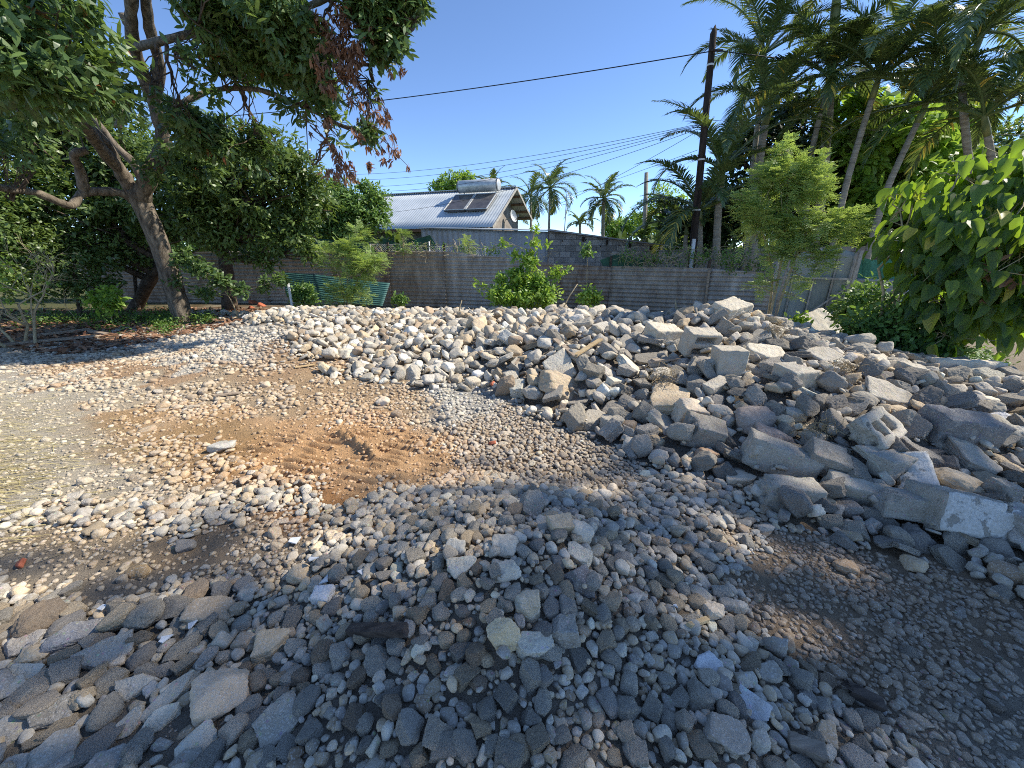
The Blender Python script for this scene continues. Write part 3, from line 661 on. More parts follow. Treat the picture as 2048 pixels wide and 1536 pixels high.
# ------------------------------------------------------------------ masonry blocks (cut, chipped, hollow)
def grid_block(sx, sy, sz, seed, step=.022, holes=(), cut=None, chip=.012, keep_axis=None):
    """voxel surface of a block with optional through-holes (along local y), a broken end, then roughened"""
    nx, ny, nz = [max(3, int(round(s / step))) for s in (sx, sy, sz)]
    gx, gy, gz = sx / nx, sy / ny, sz / nz
    cx = (np.arange(nx) + .5) * gx - sx / 2; cy = (np.arange(ny) + .5) * gy - sy / 2; cz = (np.arange(nz) + .5) * gz - sz / 2
    X, Y, Z = np.meshgrid(cx, cy, cz, indexing='ij'); S = np.ones(X.shape, bool)
    for (x0, x1, z0, z1) in holes: S &= ~((X > x0) & (X < x1) & (Z > z0) & (Z < z1))
    if cut is not None:
        for (n, d, amp) in cut:
            n = Vector(n).normalized(); q = X * n.x + Y * n.y + Z * n.z
            wob = np.vectorize(lambda a, b, c: noise.noise(Vector((a * 16 + seed, b * 16, c * 16))))(X, Y, Z) * amp
            S &= q + wob < d
    P = np.pad(S, 1); verts = {}; VV = []; FF = []; fn = []
    def vid(i, j, k):
        if (i, j, k) not in verts: verts[(i, j, k)] = len(VV); VV.append((i * gx - sx / 2, j * gy - sy / 2, k * gz - sz / 2))
        return verts[(i, j, k)]
    dirs = [((1, 0, 0), [(1, 0, 0), (1, 1, 0), (1, 1, 1), (1, 0, 1)]), ((-1, 0, 0), [(0, 0, 0), (0, 0, 1), (0, 1, 1), (0, 1, 0)]),
            ((0, 1, 0), [(0, 1, 0), (0, 1, 1), (1, 1, 1), (1, 1, 0)]), ((0, -1, 0), [(0, 0, 0), (1, 0, 0), (1, 0, 1), (0, 0, 1)]),
            ((0, 0, 1), [(0, 0, 1), (1, 0, 1), (1, 1, 1), (0, 1, 1)]), ((0, 0, -1), [(0, 0, 0), (0, 1, 0), (1, 1, 0), (1, 0, 0)])]
    for i, j, k in np.argwhere(S):
        for d, cs in dirs:
            if not P[i + 1 + d[0], j + 1 + d[1], k + 1 + d[2]]:
                FF.append([vid(i + a, j + b, k + c) for a, b, c in cs]); fn.append(d)
    V = np.array(VV, float); F = np.array(FF)
    # relax once (rounds arrises and the broken stair-steps), then roughen
    for it in range(1):
        acc = np.zeros_like(V); cnt = np.zeros(len(V))
        for a in range(4):
            np.add.at(acc, F[:, a], V[F[:, (a + 1) % 4]]); np.add.at(cnt, F[:, a], 1)
            np.add.at(acc, F[:, a], V[F[:, (a + 3) % 4]]); np.add.at(cnt, F[:, a], 1)
        V = V * .5 + acc / cnt[:, None] * .5
    V *= np.array([sx, sy, sz]) / np.maximum(np.ptp(V, axis=0), 1e-6) if cut is None else 1
    for q in range(3):
        V[:, q] += np.array([noise.fractal(Vector(v) * 14 + Vector((seed * 2.1, q * 5.3, 0)), .8, 2.1, 3) for v in V]) * chip
    return V, F, np.array(fn)
def place_block(px, py, wpx, dims_ratio, yaw, pit, rol, label, short, col, seed, holes=(), cut=None, paint=None, chip=.009, lift=0.0, name='concrete_block', cat='concrete block', grow=1.0):
    """wpx: on-screen width of the longest side; dims_ratio: (x,y,z) relative to it"""
    p = hit(px, py + wpx * dims_ratio[2] * .2); _, _, dep = project(p.x, p.y, p.z)
    L = wpx * float(dep) / FPX * grow; sx, sy, sz = [L * q for q in dims_ratio]
    hs = [(a * sx, b * sx, c * sz, d * sz) for a, b, c, d in holes]
    ct = [(n, d * L, amp * L) for n, d, amp in cut] if cut else None
    V, F, fn = grid_block(sx, sy, sz, seed, max(.012, L / 18), hs, ct, chip * L / .35)
    z = drop(p.x, p.y, sx * .5, sy * .5, sz * .5, R(yaw), .12)
    Rm = rotm(R(yaw), R(pit), R(rol)); mats = [M['conc_o']]; mi = None
    if paint is not None:
        mats.append(M['paint']); mi = (fn @ np.array(paint) > .5).astype(int)
        # keep the paint only where the face is still flat
        c_ = V[F].mean(1) @ np.array(paint); mi = (mi & (c_ > c_.max() - .02 - .03 * L))
        mi = mi.astype(int)
    o = hero_obj(name, V @ Rm.T, F, mats, label, col, cat, mi, loc=(p.x, p.y, z + lift)); HEROES.append(o); PLACED.append((p.x, p.y, short)); return o
def blocks():
    B = place_block
    B(1451, 738, 52, (1, .9, 1.05), -6, 0, 0, 'half sized solid grey block standing upright with a sunlit top', 'the upright half block', G1, 1, lift=.02)
    B(1394, 705, 62, (1, .6, .82), 4, 14, 4, 'hollow concrete block with two openings facing the yard', 'the hollow block', G1, 2, holes=((-.36, .36, .08, .36), (-.36, .36, -.36, -.08)), lift=.05)
    B(1632, 668, 68, (.95, 1.0, .5), 28, 32, -20, 'tilted square block standing out near the ridge top', 'the tilted square block', G3, 3, lift=.03, chip=.008)
    B(1552, 928, 122, (1, .46, .5), -24, -4, 14, 'big solid grey block sloping down at the foot of the right pile', 'the big solid block', G2, 4)
    B(1647, 941, 78, (1, .7, .62), -30, 18, 16, 'dark cracked grey block right of the big solid block', 'the dark cracked block', G4, 5, cut=[((1, .3, .6), .42, .12)])
    B(1570, 1000, 104, (1, .5, .56), -8, 0, 2, 'rectangular grey block with a rough broken side lying on gravel', 'the rectangular block', G2, 6, cut=[((-1, -.2, .5), .44, .15)])
    B(1737, 884, 108, (1, .36, .6), 26, -52, -6, 'broken hollow block with two dark openings and jagged rim', 'the broken hollow block', G1, 7, holes=((-.3, -.03, -.26, .26), (.05, .34, -.26, .26)), cut=[((-1, .2, .2), .42, .2)], grow=1.0, lift=.04)
    B(1908, 869, 122, (1, .5, .5), -6, 10, 8, 'rough textured grey block above the blue grey slab', 'the textured block', (132, 130, 128), 8)
    B(1819, 966, 100, (.62, 1, .42), -24, 30, -25, 'white faced scalloped block fragment beside the big tan boulder', 'the scalloped fragment', G3, 9, cut=[((-1, .1, .3), .2, .22)], paint=(0, 0, 1))
    B(1913, 1036, 156, (1, .6, .5), -6, -18, 10, 'large broken block with a white painted face', 'the white faced block', G2, 10, cut=[((.8, -.2, .8), .34, .15)], paint=(0, -1, 0))
    B(1709, 989, 104, (1, .42, .4), -28, 10, 8, 'long grey block sloping toward the rough dark rock', 'the long grey block', G1, 11)
    B(1790, 1031, 78, (1, .7, .6), -18, -10, 0, 'grey chunk with a patch of white render at the pile foot', 'the patchy chunk', G2, 12, cut=[((-.8, 0, .8), .36, .2)], paint=(1, 0, 0))
    B(1402, 875, 72, (1, .8, .7), -22, 8, 10, 'angular dark grey block at the left foot of the right pile', 'the angular grey block', G4, 13, cut=[((-1, -.3, .5), .4, .2)])
    B(1586, 762, 68, (1, .75, .62), 14, 8, 0, 'solid grey block with a broken corner in mid slope', 'the mid slope block', G1, 14, cut=[((1, .2, .8), .42, .15)])
    B(1921, 741, 128, (1, .22, .24), -6, -6, 2, 'long pale kerb piece lying along the top right of the pile', 'the long kerb piece', G3, 15, name='kerb_stone', cat='kerb stone')
    B(1770, 950, 62, (1, .7, .7), 14, 0, 0, 'small grey block under the broken hollow block', 'the small grey block', G2, 16)
    B(1430, 779, 52, (1, .5, .45), 28, 12, -14, 'short grey block below the upright half block', 'the short grey block', G1, 17)
    B(1230, 772, 40, (1, .5, .5), 30, 12, 10, 'small pale block piece on the sunlit slope', 'the small block piece', G3, 18)
blocks()
for i, h in enumerate(HERO): build_hero(i, h)

# ------------------------------------------------------------------ random stones by zone
def soft(d): return random.random() < min(max((1.3 - d) / .5, 0), 1)
def zone(px, py):
    """coverage, (rmin, rmax), share angular, palette, zone phrase, sink"""
    warm = [T1, T2, T3, B1, (192, 174, 146)]; grey = [G1, G2, (178, 171, 159), (156, 150, 141), (186, 178, 163)]; pale = [(204, 198, 184), (212, 206, 194), (190, 182, 166), (198, 188, 168)]
    foot = np.interp(px, [-400, 300, 480, 650, 860, 1075, 1280, 1500, 1700, 2048, 2400], [640, 660, 715, 722, 760, 812, 905, 985, 1070, 1215, 1330])
    if py < foot and px > 330:
        if px < 600 and py > 632 + (600 - px) * -.02 + max(0, px - 430) * .1: return .3, (.012, .06), .6, pale, 'on the pale dusty ramp', .35
        if px < 1150: return 1.0, (.017, .1 if px < 820 else .13), .82, pale + pale + [T1, T2, B1, G1, G1, G2, (190, 176, 152)], 'on the far sunlit slope', .24
        if px < 1330: return 1.0, (.02, .13), .82, pale + grey, 'on the middle of the slope', .3
        return 1.0, (.02, .115), .82, grey + [G1, G3, T1], 'on the right rubble pile', .3
    if py < 700 and px < 340: return .12, (.015, .06), .7, pale, 'at the leafy back edge of the yard', .4
    if px < 420 and py > 1215 - (px - 200) * .1: return .95, (.024, .08), .5, grey + grey + warm, 'between the front corner slabs', .3
    if soft(math.hypot((px - 930) / 75, (py - 775) / 80)): return .8, (.012, .035), .8, [G3, (188, 186, 178)], 'on the pale track strip', .4
    if soft(min(math.hypot((px - 610) / 230, (py - 908) / 62), math.hypot((px - 800) / 120, (py - 925) / 45), math.hypot((px - 690) / 90, (py - 990) / 45), math.hypot((px - 430) / 190, (py - 862) / 28), math.hypot((px - 480) / 300, (py - 765) / 22))): return .05, (.01, .03), .5, [(186, 156, 118), (176, 148, 114)], 'on the brown treaded soil', .45
    if soft(math.hypot((px - 0) / 290, (py - 900) / 150)): return .05, (.008, .035), .6, [(196, 184, 160), (186, 172, 146), T1, G3], 'on the pale left ground', .45
    if soft(math.hypot((px - 200) / 240, (py - 1105) / 72)): return .12, (.008, .04), .5, warm + [(180, 160, 130)], 'on the shaded left dirt', .45
    if soft(math.hypot((px - 520) / 170, (py - 1110) / 80)): return .35, (.01, .045), .5, warm + grey, 'on the shaded left dirt', .42
    if px > 1500 and py > 1060 + (1700 - px) * .0 and (px - 1500) * .9 + 1000 > py - 250 and py < 1000 + (px - 1350) * 1.1:
        return .62, (.007, .032), .45, [(162, 146, 126), (146, 132, 114), (170, 152, 130), G4], 'on the dark dirt lane', .45
    if py < 770: return .42, (.012, .055), .65, [G3] + warm + [(190, 168, 134)], 'on the far gravel', .4
    if py < 1000 and px < 560: return .5, (.011, .06), .5, warm + warm + pale + [T3, T1, (196, 176, 140), (186, 162, 126)], 'on the left gravel', .38
    if py < 900 and px < 880: return .42, (.01, .05), .55, warm + warm + [G3, (186, 160, 124), (180, 158, 128)], 'on the middle gravel', .4
    if py < 985 and px < 1330: return .85, (.012, .04), .4, warm + grey + pale, 'on the sunlit gravel before the front heap', .36
    if math.hypot((px - 1180) / 150, (py - 935) / 45) < 1: return .5, (.012, .035), .4, warm, 'on the brown soil behind the front heap', .4
    return .99, (.012, .047), .45, grey + warm + [G1, G2, G2, T2], 'in the shaded front heap', .3
NAMES_C = [((184, 179, 169), 'grey'), ((166, 162, 155), 'mid grey'), ((204, 198, 184), 'pale grey'), ((140, 137, 131), 'dark grey'), ((200, 180, 150), 'tan'), ((182, 165, 139), 'dull tan'),
           ((216, 199, 170), 'buff'), ((156, 138, 114), 'brown'), ((222, 215, 200), 'whitish'), ((136, 122, 104), 'dark brown'), ((172, 163, 149), 'warm grey')]
def colname(c): return min(NAMES_C, key=lambda q: sum((a - b) ** 2 for a, b in zip(q[0], c)))[1]

STONES = []      # x,y,z,a,b,c,yaw,pitch,roll,style,col,zone,px,py,rpx
def scatter():
    classes = [(.16, .11), (.11, .075), (.075, .052), (.052, .036), (.036, .025), (.025, .017), (.017, .012), (.012, .008)]
    for rmax, rmin in classes:
        rm = (rmax + rmin) / 2
        ymax = 10.6 if rm > .03 else (9.5 if rm > .022 else (6.5 if rm > .015 else (4.2 if rm > .011 else 2.9)))
        area = (ymax - .4) * (ymax * 1.15 + 3) * 1.25
        n = int(area / (math.pi * rm * rm * .62) * 1.9)
        xs = RNG.uniform(-1, 1, n); ys = .4 + (ymax - .4) * np.sqrt(RNG.random(n)); xs = xs * (ys * 1.7 + 1.5)
        ok = (xs > HX0 + .1) & (xs < HX1 - .1); xs = xs[ok]; ys = ys[ok]
        zs = H(xs, ys); PX, PY, DP = project(xs, ys, zs)
        okp = (PX > -1500) & (PX < 3000) & (PY < 2400) & (PY > 560); xs, ys, zs, PX, PY, DP = [q[okp] for q in (xs, ys, zs, PX, PY, DP)]
        wob = (fbm(xs, ys, .7, 4, 51) - .5) * 300 / np.maximum(DP, 1) * 2 + RNG.normal(size=len(xs)) * 14; wob2 = (fbm(xs, ys, .5, 4, 57) - .5) * 150 + RNG.normal(size=len(xs)) * 7
        GT = ground_tint(xs, ys, zs); rj = RNG.random((len(xs), 8)); rr = rmin + (rmax - rmin) * rj[:, 0] ** 1.4
        IX = ((xs - HX0) / HS).astype(int); IY = ((ys - HY0) / HS).astype(int); IX = np.clip(IX, 0, HM.shape[1] - 1); IY = np.clip(IY, 0, HM.shape[0] - 1)
        for i in range(len(xs)):
            r = rr[i]
            if r * FPX / DP[i] < 2.6: continue
            if COV[IY[i], IX[i]] > .5 and rj[i, 7] > .25: continue
            if r * FPX / DP[i] > 34 and PY[i] > 760: continue
            zn = zone(PX[i] + wob[i], PY[i] + (wob2[i] if PX[i] < 1000 and PY[i] > 730 else wob2[i] * .3))
            cov, (r0, r1), ang, pal, zname, sink = zn
            if r < r0 * .8 or r > r1: continue
            # cluster noise so that bare patches and dense patches alternate
            if rj[i, 1] > cov * (1.0 if cov > .9 else (.42 if rmin > .03 else .5) * (.1 + 1.8 * float(vnoise(xs[i], ys[i], .28, 61)))): continue
            if r > r1 * .62 and rj[i, 2] > (.7 if cov > .9 else .3): continue
            cov_ok = .42 if cov > .8 else .25
            isang = rj[i, 3] < ang
            fl = .5 + .4 * rj[i, 4]; el = .68 + .3 * rj[i, 5]
            a, b, c = r * 1.12, r * 1.12 * el, r * fl
            if isang and rj[i, 6] < .3: style = 'slab'; c = r * .3; a *= 1.15
            elif isang: style = 'angular' if rj[i, 6] < .6 else 'chunk'
            else: style = 'round' if rj[i, 6] < .6 else 'worn'
            yaw = rj[i, 6] * 37 % 6.283
            z = drop(xs[i], ys[i], a, b, c, yaw, sink, cov_ok)
            if z is None: continue
            base = pal[int(rj[i, 5] * 991) % len(pal)]; k = .84 + .3 * rj[i, 2] * (1 if cov < .9 else 1); k = (.9 + .22 * ((rj[i, 4] * 77.7) % 1)) if PY[i] > 900 else (.82 + .34 * ((rj[i, 4] * 77.7) % 1))
            col = tuple(min(228, q * k + (rj[i, 1] * 613 % 1 - .5) * 8) for q in base)
            if cov < .9:
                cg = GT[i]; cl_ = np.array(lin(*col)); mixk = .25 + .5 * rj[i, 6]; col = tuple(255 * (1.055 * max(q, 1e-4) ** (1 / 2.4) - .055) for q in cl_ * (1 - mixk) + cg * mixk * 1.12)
            t = .8 if zname in ('on the right rubble pile', 'on the middle of the slope', 'on the far sunlit slope') else .3
            STONES.append((xs[i], ys[i], z, a, b, c, yaw, (rj[i, 0] * 53 % 1 - .5) * 2 * t, (rj[i, 3] * 71 % 1 - .5) * 2 * t, style, col, zname, PX[i], PY[i], r * FPX / DP[i]))
scatter()
print('stones', len(STONES))

# which of them the camera can see at all (ray against the bare terrain)
def visible(x, y, z):
    x = np.asarray(x); y = np.asarray(y); z = np.asarray(z); ok = np.ones(len(x), bool)
    for t in np.linspace(.35, .97, 30):
        qx, qy, qz = x * t, y * t, CAM_Z + (z - CAM_Z) * t; ok &= qz > sample(_T, qx, qy, TX0, TY0, TS) - .02
    return ok
SX = np.array([s[0] for s in STONES]); SY = np.array([s[1] for s in STONES]); SZ = np.array([s[2] + s[5] for s in STONES])
vis = visible(SX, SY, SZ)
rp = np.array([s[14] * math.sqrt(s[4] / s[3]) for s in STONES]); PXs = np.array([s[12] for s in STONES]); PYs = np.array([s[13] for s in STONES])
inview = vis & (PXs > 0) & (PXs < 2048) & (PYs < 1536)
kindof = ['broken_concrete' if s[9] in ('angular', 'chunk', 'slab') else 'river_stone' for s in STONES]
chosen = {}
n_round = sum(1 for h in HERO if h[9] in ('river_stone', 'flat_stone')); n_conc = sum(1 for h in HERO if h[9] == 'concrete_chunk'); n_slab = 0
for kd, quota in (('river_stone', 298 - n_round), ('broken_concrete', 298 - n_conc)):
    idx = [i for i in np.argsort(-rp) if inview[i] and kindof[i] == kd][:quota]
    for i in idx: chosen[int(i)] = kd
DEG = {'round': 'smooth rounded', 'worn': 'worn lumpy', 'angular': 'angular', 'chunk': 'rough broken', 'slab': 'flat'}
MES = {}
def lib_mesh(sub, style, v, mat):
    k = (sub, style, v, mat)
    if k not in MES:
        V, F = lib(sub, style, v); me = np_mesh('stone_shape', V, F, True); me.materials.append(M[mat]); MES[k] = me
    return MES[k]
def near_phrase(x, y, px):
    best = None
    for qx, qy, sh in PLACED:
        d = math.hypot(qx - x, qy - y)
        if d < .75 and (best is None or d < best[0]): best = (d, qx, qy, sh)
    if best is None: return None
    d, qx, qy, sh = best; dx, dy = x - qx, y - qy
    rel = ('right of' if dx > 0 else 'left of') if abs(dx) > abs(dy) else ('behind' if dy > 0 else 'in front of')
    return f'{rel} {sh}'
LAB = {}
for i, kd in chosen.items():
    x, y, z, a, b, c, yaw, pt, rl, style, col, zname, px, py, r = STONES[i]
    size = 'large' if a > .085 else ('mid sized' if a > .045 else 'small')
    noun = 'stone' if kd == 'river_stone' else ('slab piece' if style == 'slab' else 'concrete chunk')
    el = 'elongated ' if b / a < .76 else ''
    nm = 'river_stone' if kd == 'river_stone' else 'concrete_chunk'
    where = near_phrase(x, y, px) or zname
    lab = f'{size} {el}{DEG[style]} {colname(col)} {noun} {where}'
    side = ''
    LAB.setdefault(lab, []).append((i, nm, zname))
for lab, L in LAB.items():
    # tell same-worded neighbours apart by their place along the row
    L.sort(key=lambda q: STONES[q[0]][12])
    for j, (i, nm, zname) in enumerate(L):
        x, y, z, a, b, c, yaw, pt, rl, style, col, zn, px, py, r = STONES[i]
        wd = ['leftmost', 'second from the left', 'third from the left', 'fourth from the left', 'fifth from the left', 'sixth from the left', 'seventh from the left']
        l2 = lab
        if len(L) > 1 and len(lab.split()) <= 11:
            l2 = lab + (', ' + (wd[j] if j < len(L) - 1 and j < 7 else ('rightmost' if j == len(L) - 1 else wd[6])))
        elif len(L) > 1: l2 = lab + ', ' + ('leftmost' if j == 0 else ('rightmost' if j == len(L) - 1 else 'in between'))
        o = bpy.data.objects.new(nm, lib_mesh(5 if r > 17 else 4, style, i % 9, 'stone_o' if nm == 'river_stone' else 'conc_o')); COL.objects.link(o)
        o.rotation_mode = 'XYZ'; o.matrix_basis = Matrix.Translation((x, y, z)) @ (Matrix(rotm(yaw, pt, rl).tolist()).to_4x4()) @ Matrix.Diagonal((a, b, c, 1))
        o.color = (*lin(*col), 1)
        tag(o, l2, 'stone' if nm == 'river_stone' else 'concrete chunk', ('river stones ' if nm == 'river_stone' else 'broken concrete pieces ') + zname)
def merge(kind, name, mat, label):
    VV = []; FF = []; CC = []; n0 = 0
    for i, s in enumerate(STONES):
        if i in chosen or kindof[i] != kind: continue
        x, y, z, a, b, c, yaw, pt, rl, style, col, zn, px, py, r = s
        V, F = lib(3 if (r > 7.5 and vis[i]) else 2, style, i % 8)
        V = (V * (a, b, c)) @ rotm(yaw, pt, rl).T + (x, y, z)
        VV.append(V); FF.append(F + n0); n0 += len(V); CC.append(np.tile(lin(*col), (len(V), 1)))
    me = np_mesh(name, np.concatenate(VV), np.concatenate(FF), True, {'tint': np.concatenate(CC)})
    tag(link(name, me, None, [M[mat]]), label, None, None, 'stuff')
merge('river_stone', 'gravel', 'stone_a', 'small rounded grey and tan stones covering the heaps and yard')
merge('broken_concrete', 'rubble', 'conc_a', 'small broken concrete bits filling the ridge and yard')
def crumbs():
    """fine grit that litters the bare soil"""
    n = 42000; xs = RNG.uniform(-1, 1, n); ys = .5 + 6.5 * RNG.random(n) ** .8; xs = xs * (ys * 1.45 + .4)
    ix = ((xs - HX0) / HS).astype(int); iy = ((ys - HY0) / HS).astype(int); ok = (ix > 0) & (iy > 0) & (ix < HM.shape[1]) & (iy < HM.shape[0]); xs, ys, ix, iy = xs[ok], ys[ok], ix[ok], iy[ok]
    ok = COV[iy, ix] < .5; xs, ys = xs[ok], ys[ok]; zs = H(xs, ys); PX, PY, DP = project(xs, ys, zs)
    ok = (PX > -200) & (PX < 2250) & (RNG.random(len(xs)) < .25 + vnoise(xs, ys, .25, 77)); xs, ys, zs, DP = xs[ok], ys[ok], zs[ok], DP[ok]
    n = len(xs); r = (.0022 + .006 * RNG.random(n) ** 2) * np.clip(DP / 2.2, .8, 3)
    O = np.array([[1, 0, 0], [-1, 0, 0], [0, 1, 0], [0, -1, 0], [0, 0, .8], [0, 0, -.8]]); F = np.array([[0, 2, 4], [2, 1, 4], [1, 3, 4], [3, 0, 4], [2, 0, 5], [1, 2, 5], [3, 1, 5], [0, 3, 5]])
    J = 1 + (RNG.random((n, 6, 1)) - .5) * .7; V = O[None] * J * r[:, None, None]; an = RNG.random(n) * 6.28; c, s = np.cos(an), np.sin(an)
    V = np.stack([V[..., 0] * c[:, None] - V[..., 1] * s[:, None], V[..., 0] * s[:, None] + V[..., 1] * c[:, None], V[..., 2]], -1) + np.stack([xs, ys, zs + r * .3], 1)[:, None, :]
    FF = (F[None] + (np.arange(n) * 6)[:, None, None]).reshape(-1, 3)
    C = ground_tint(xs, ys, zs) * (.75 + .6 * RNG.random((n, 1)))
    me = np_mesh('grit', V.reshape(-1, 3), FF, False, {'tint': np.repeat(C, 6, 0)})
    tag(link('grit', me, None, [M['stone_a']]), 'fine grit and crumbs scattered over the bare dirt', None, None, 'stuff')
crumbs()
# ------------------------------------------------------------------ foliage tools
def unit(a): return a / np.maximum(np.linalg.norm(a, axis=-1, keepdims=True), 1e-9)
# leaf templates: (u along the leaf 0..1, v across -.5...5, w lift)
TPL = {
 'long': (np.array([[0, 0, 0], [.3, -.42, .03], [.3, .42, .03], [.68, -.4, -.02], [.68, .4, -.02], [1, 0, -.12]]), [[0, 1, 2]], [[1, 3, 4, 2]], [[3, 5, 4]]),
 'oval': (np.array([[0, 0, 0], [.35, -.5, .05], [.35, .5, .05], [.75, -.38, 0], [.75, .38, 0], [1, 0, -.1]]), [[0, 1, 2]], [[1, 3, 4, 2]], [[3, 5, 4]]),
}
# broad heart-shaped leaf with a folded midrib
_bu = [0, .06, .25, .5, .75, .9, 1]; _bw = [0, .32, .5, .46, .3, .13, 0]
def leaf_arrays(P, Dr, Nr, L, Wd, tpl):
    T, a, b, c = TPL[tpl]; Dr = unit(Dr); S = unit(np.cross(Nr, Dr)); Up = np.cross(Dr, S)
    V = P[:, None, :] + Dr[:, None, :] * (T[None, :, 0:1] * L[:, None, None]) + S[:, None, :] * (T[None, :, 1:2] * Wd[:, None, None]) + Up[:, None, :] * (T[None, :, 2:3] * L[:, None, None])
    n = len(P); off = (np.arange(n) * len(T))[:, None, None]
    tri = (np.array(a + c)[None] + off).reshape(-1, 3); quad = (np.array(b)[None] + off).reshape(-1, 4)
    return V.reshape(-1, 3), tri, quad, len(T)
def foliage(name, P, Dr, Nr, L, Wd, tpl, tint, mat, parent=None, **k):
    V, tri, quad, m = leaf_arrays(P, Dr, Nr, L, Wd, tpl)
    me = np_mesh(name, V, [tri, quad], False, {'tint': np.repeat(tint, m)})
    return tag(link(name, me, parent, [mat]), **k)
def blob_points(blobs, n, rg, gap=.35, gs=.55, seed=1, shell=.45):
    """blobs: (x,y,z,r[,squash]); points spread through the volume, holes by noise"""
    B = np.array([[*b[:4], b[4] if len(b) > 4 else .85] for b in blobs]); wts = B[:, 3] ** 2.4; wts /= wts.sum()
    out = []; outn = []; tries = 0
    while sum(len(o) for o in out) < n and tries < 30:
        tries += 1; idx = rg.choice(len(B), n, p=wts); d = unit(rg.normal(size=(n, 3))); r = rg.random(n) ** shell
        q = d * r[:, None] * B[idx, 3:4]; q[:, 2] *= B[idx, 4]; p = B[idx, :3] + q
        g = vnoise(p[:, 0] + p[:, 2] * .7, p[:, 1] * .6 + p[:, 2], gs, seed) * .6 + vnoise(p[:, 0] * .8 - p[:, 1], p[:, 2] * 1.1, gs * .6, seed + 3) * .4
        ok = g > gap; out.append(p[ok]); outn.append(d[ok])
    return np.concatenate(out)[:n], np.concatenate(outn)[:n]
def rosettes(P, O, k, L, W, rg, spread=.9, droop=.35, jit=.05):
    """k leaves fanned round every cluster point"""
    n = len(P); ax = unit(O + np.array([0, 0, .35]) + rg.normal(size=(n, 3)) * .4)
    h = unit(np.cross(ax, np.where(np.abs(ax[:, 2:3]) > .9, [[1., 0, 0]], [[0., 0, 1.]]))); g = np.cross(ax, h)
    an = (np.arange(k)[None] * 2.4 + rg.random((n, 1)) * 6.28 + rg.random((n, k)) * .5)[..., None]
    lean = (spread * (.55 + .75 * rg.random((n, k))))[..., None]
    D = ax[:, None] * np.cos(lean) + (h[:, None] * np.cos(an) + g[:, None] * np.sin(an)) * np.sin(lean); D[..., 2] -= droop * rg.random((n, k))
    D = unit(D); Nn = unit(ax[:, None] + np.array([0, 0, .6]) - D * (D * ax[:, None]).sum(-1, keepdims=True) + rg.normal(size=(n, k, 3)) * .25)
    PP = P[:, None] + rg.normal(size=(n, k, 3)) * jit - ax[:, None] * rg.random((n, k, 1)) * jit * 2
    LL = L * (.65 + .55 * rg.random((n, k))); WW = W * (.75 + .5 * rg.random((n, k)))
    f = lambda a: a.reshape(-1, 3)
    return f(PP), f(D), f(Nn), LL.ravel(), WW.ravel()
def crown(name, blobs, n, k, L, W, tpl, mat, parent=None, seed=1, gap=.35, gs=.55, spread=.9, droop=.35, shell=.45, dead=0.0, **kw):
    rg = np.random.default_rng(seed); P, O = blob_points(blobs, n, rg, gap, gs, seed, shell)
    A = rosettes(P, O, k, L, W, rg, spread, droop)
    cl = np.repeat(np.clip(rg.normal(.45, .2, len(P)), 0, .95), k); tint = np.clip(cl + rg.normal(0, .12, len(cl)), 0, .96)
    tint = np.where(rg.random(len(tint)) < dead, 1.0, tint)
    return foliage(name, *A, tpl, tint, mat, parent, **kw), P
def wig(a, b, n, amp, rg, sag=0):
    a, b = Vector(a), Vector(b); out = []
    for i in range(n + 1):
        t = i / n; p = a.lerp(b, t); e = math.sin(math.pi * t)
        out.append(p + Vector(rg.normal(size=3) * amp * e) - Vector((0, 0, sag * e)))
    return out
def smooth_path(pts, per=5):
    P = [Vector(p) for p in pts]; out = []
    for i in range(len(P) - 1):
        p0, p1, p2, p3 = P[max(i - 1, 0)], P[i], P[i + 1], P[min(i + 2, len(P) - 1)]
        for k in range(per):
            t = k / per; out.append(.5 * ((2 * p1) + (p2 - p0) * t + (2 * p0 - 5 * p1 + 4 * p2 - p3) * t * t + (3 * p1 - p0 - 3 * p2 + p3) * t ** 3))
    out.append(P[-1]); return out
def limb(mb, pts, r0, r1, rg, n=10, per=5, knob=.06):
    q = smooth_path(pts, per); m = len(q); rad = [(r0 + (r1 - r0) * (i / (m - 1)) ** .8) * (1 + rg.normal() * knob) for i in range(m)]
    mb.tube(q, rad, n); return q
def B_(*L): return [(*at(px, py, Y), r) for px, py, Y, r in L]
def ground_at(px, py): p = hit(px, py); return Vector((p.x, p.y, p.z))

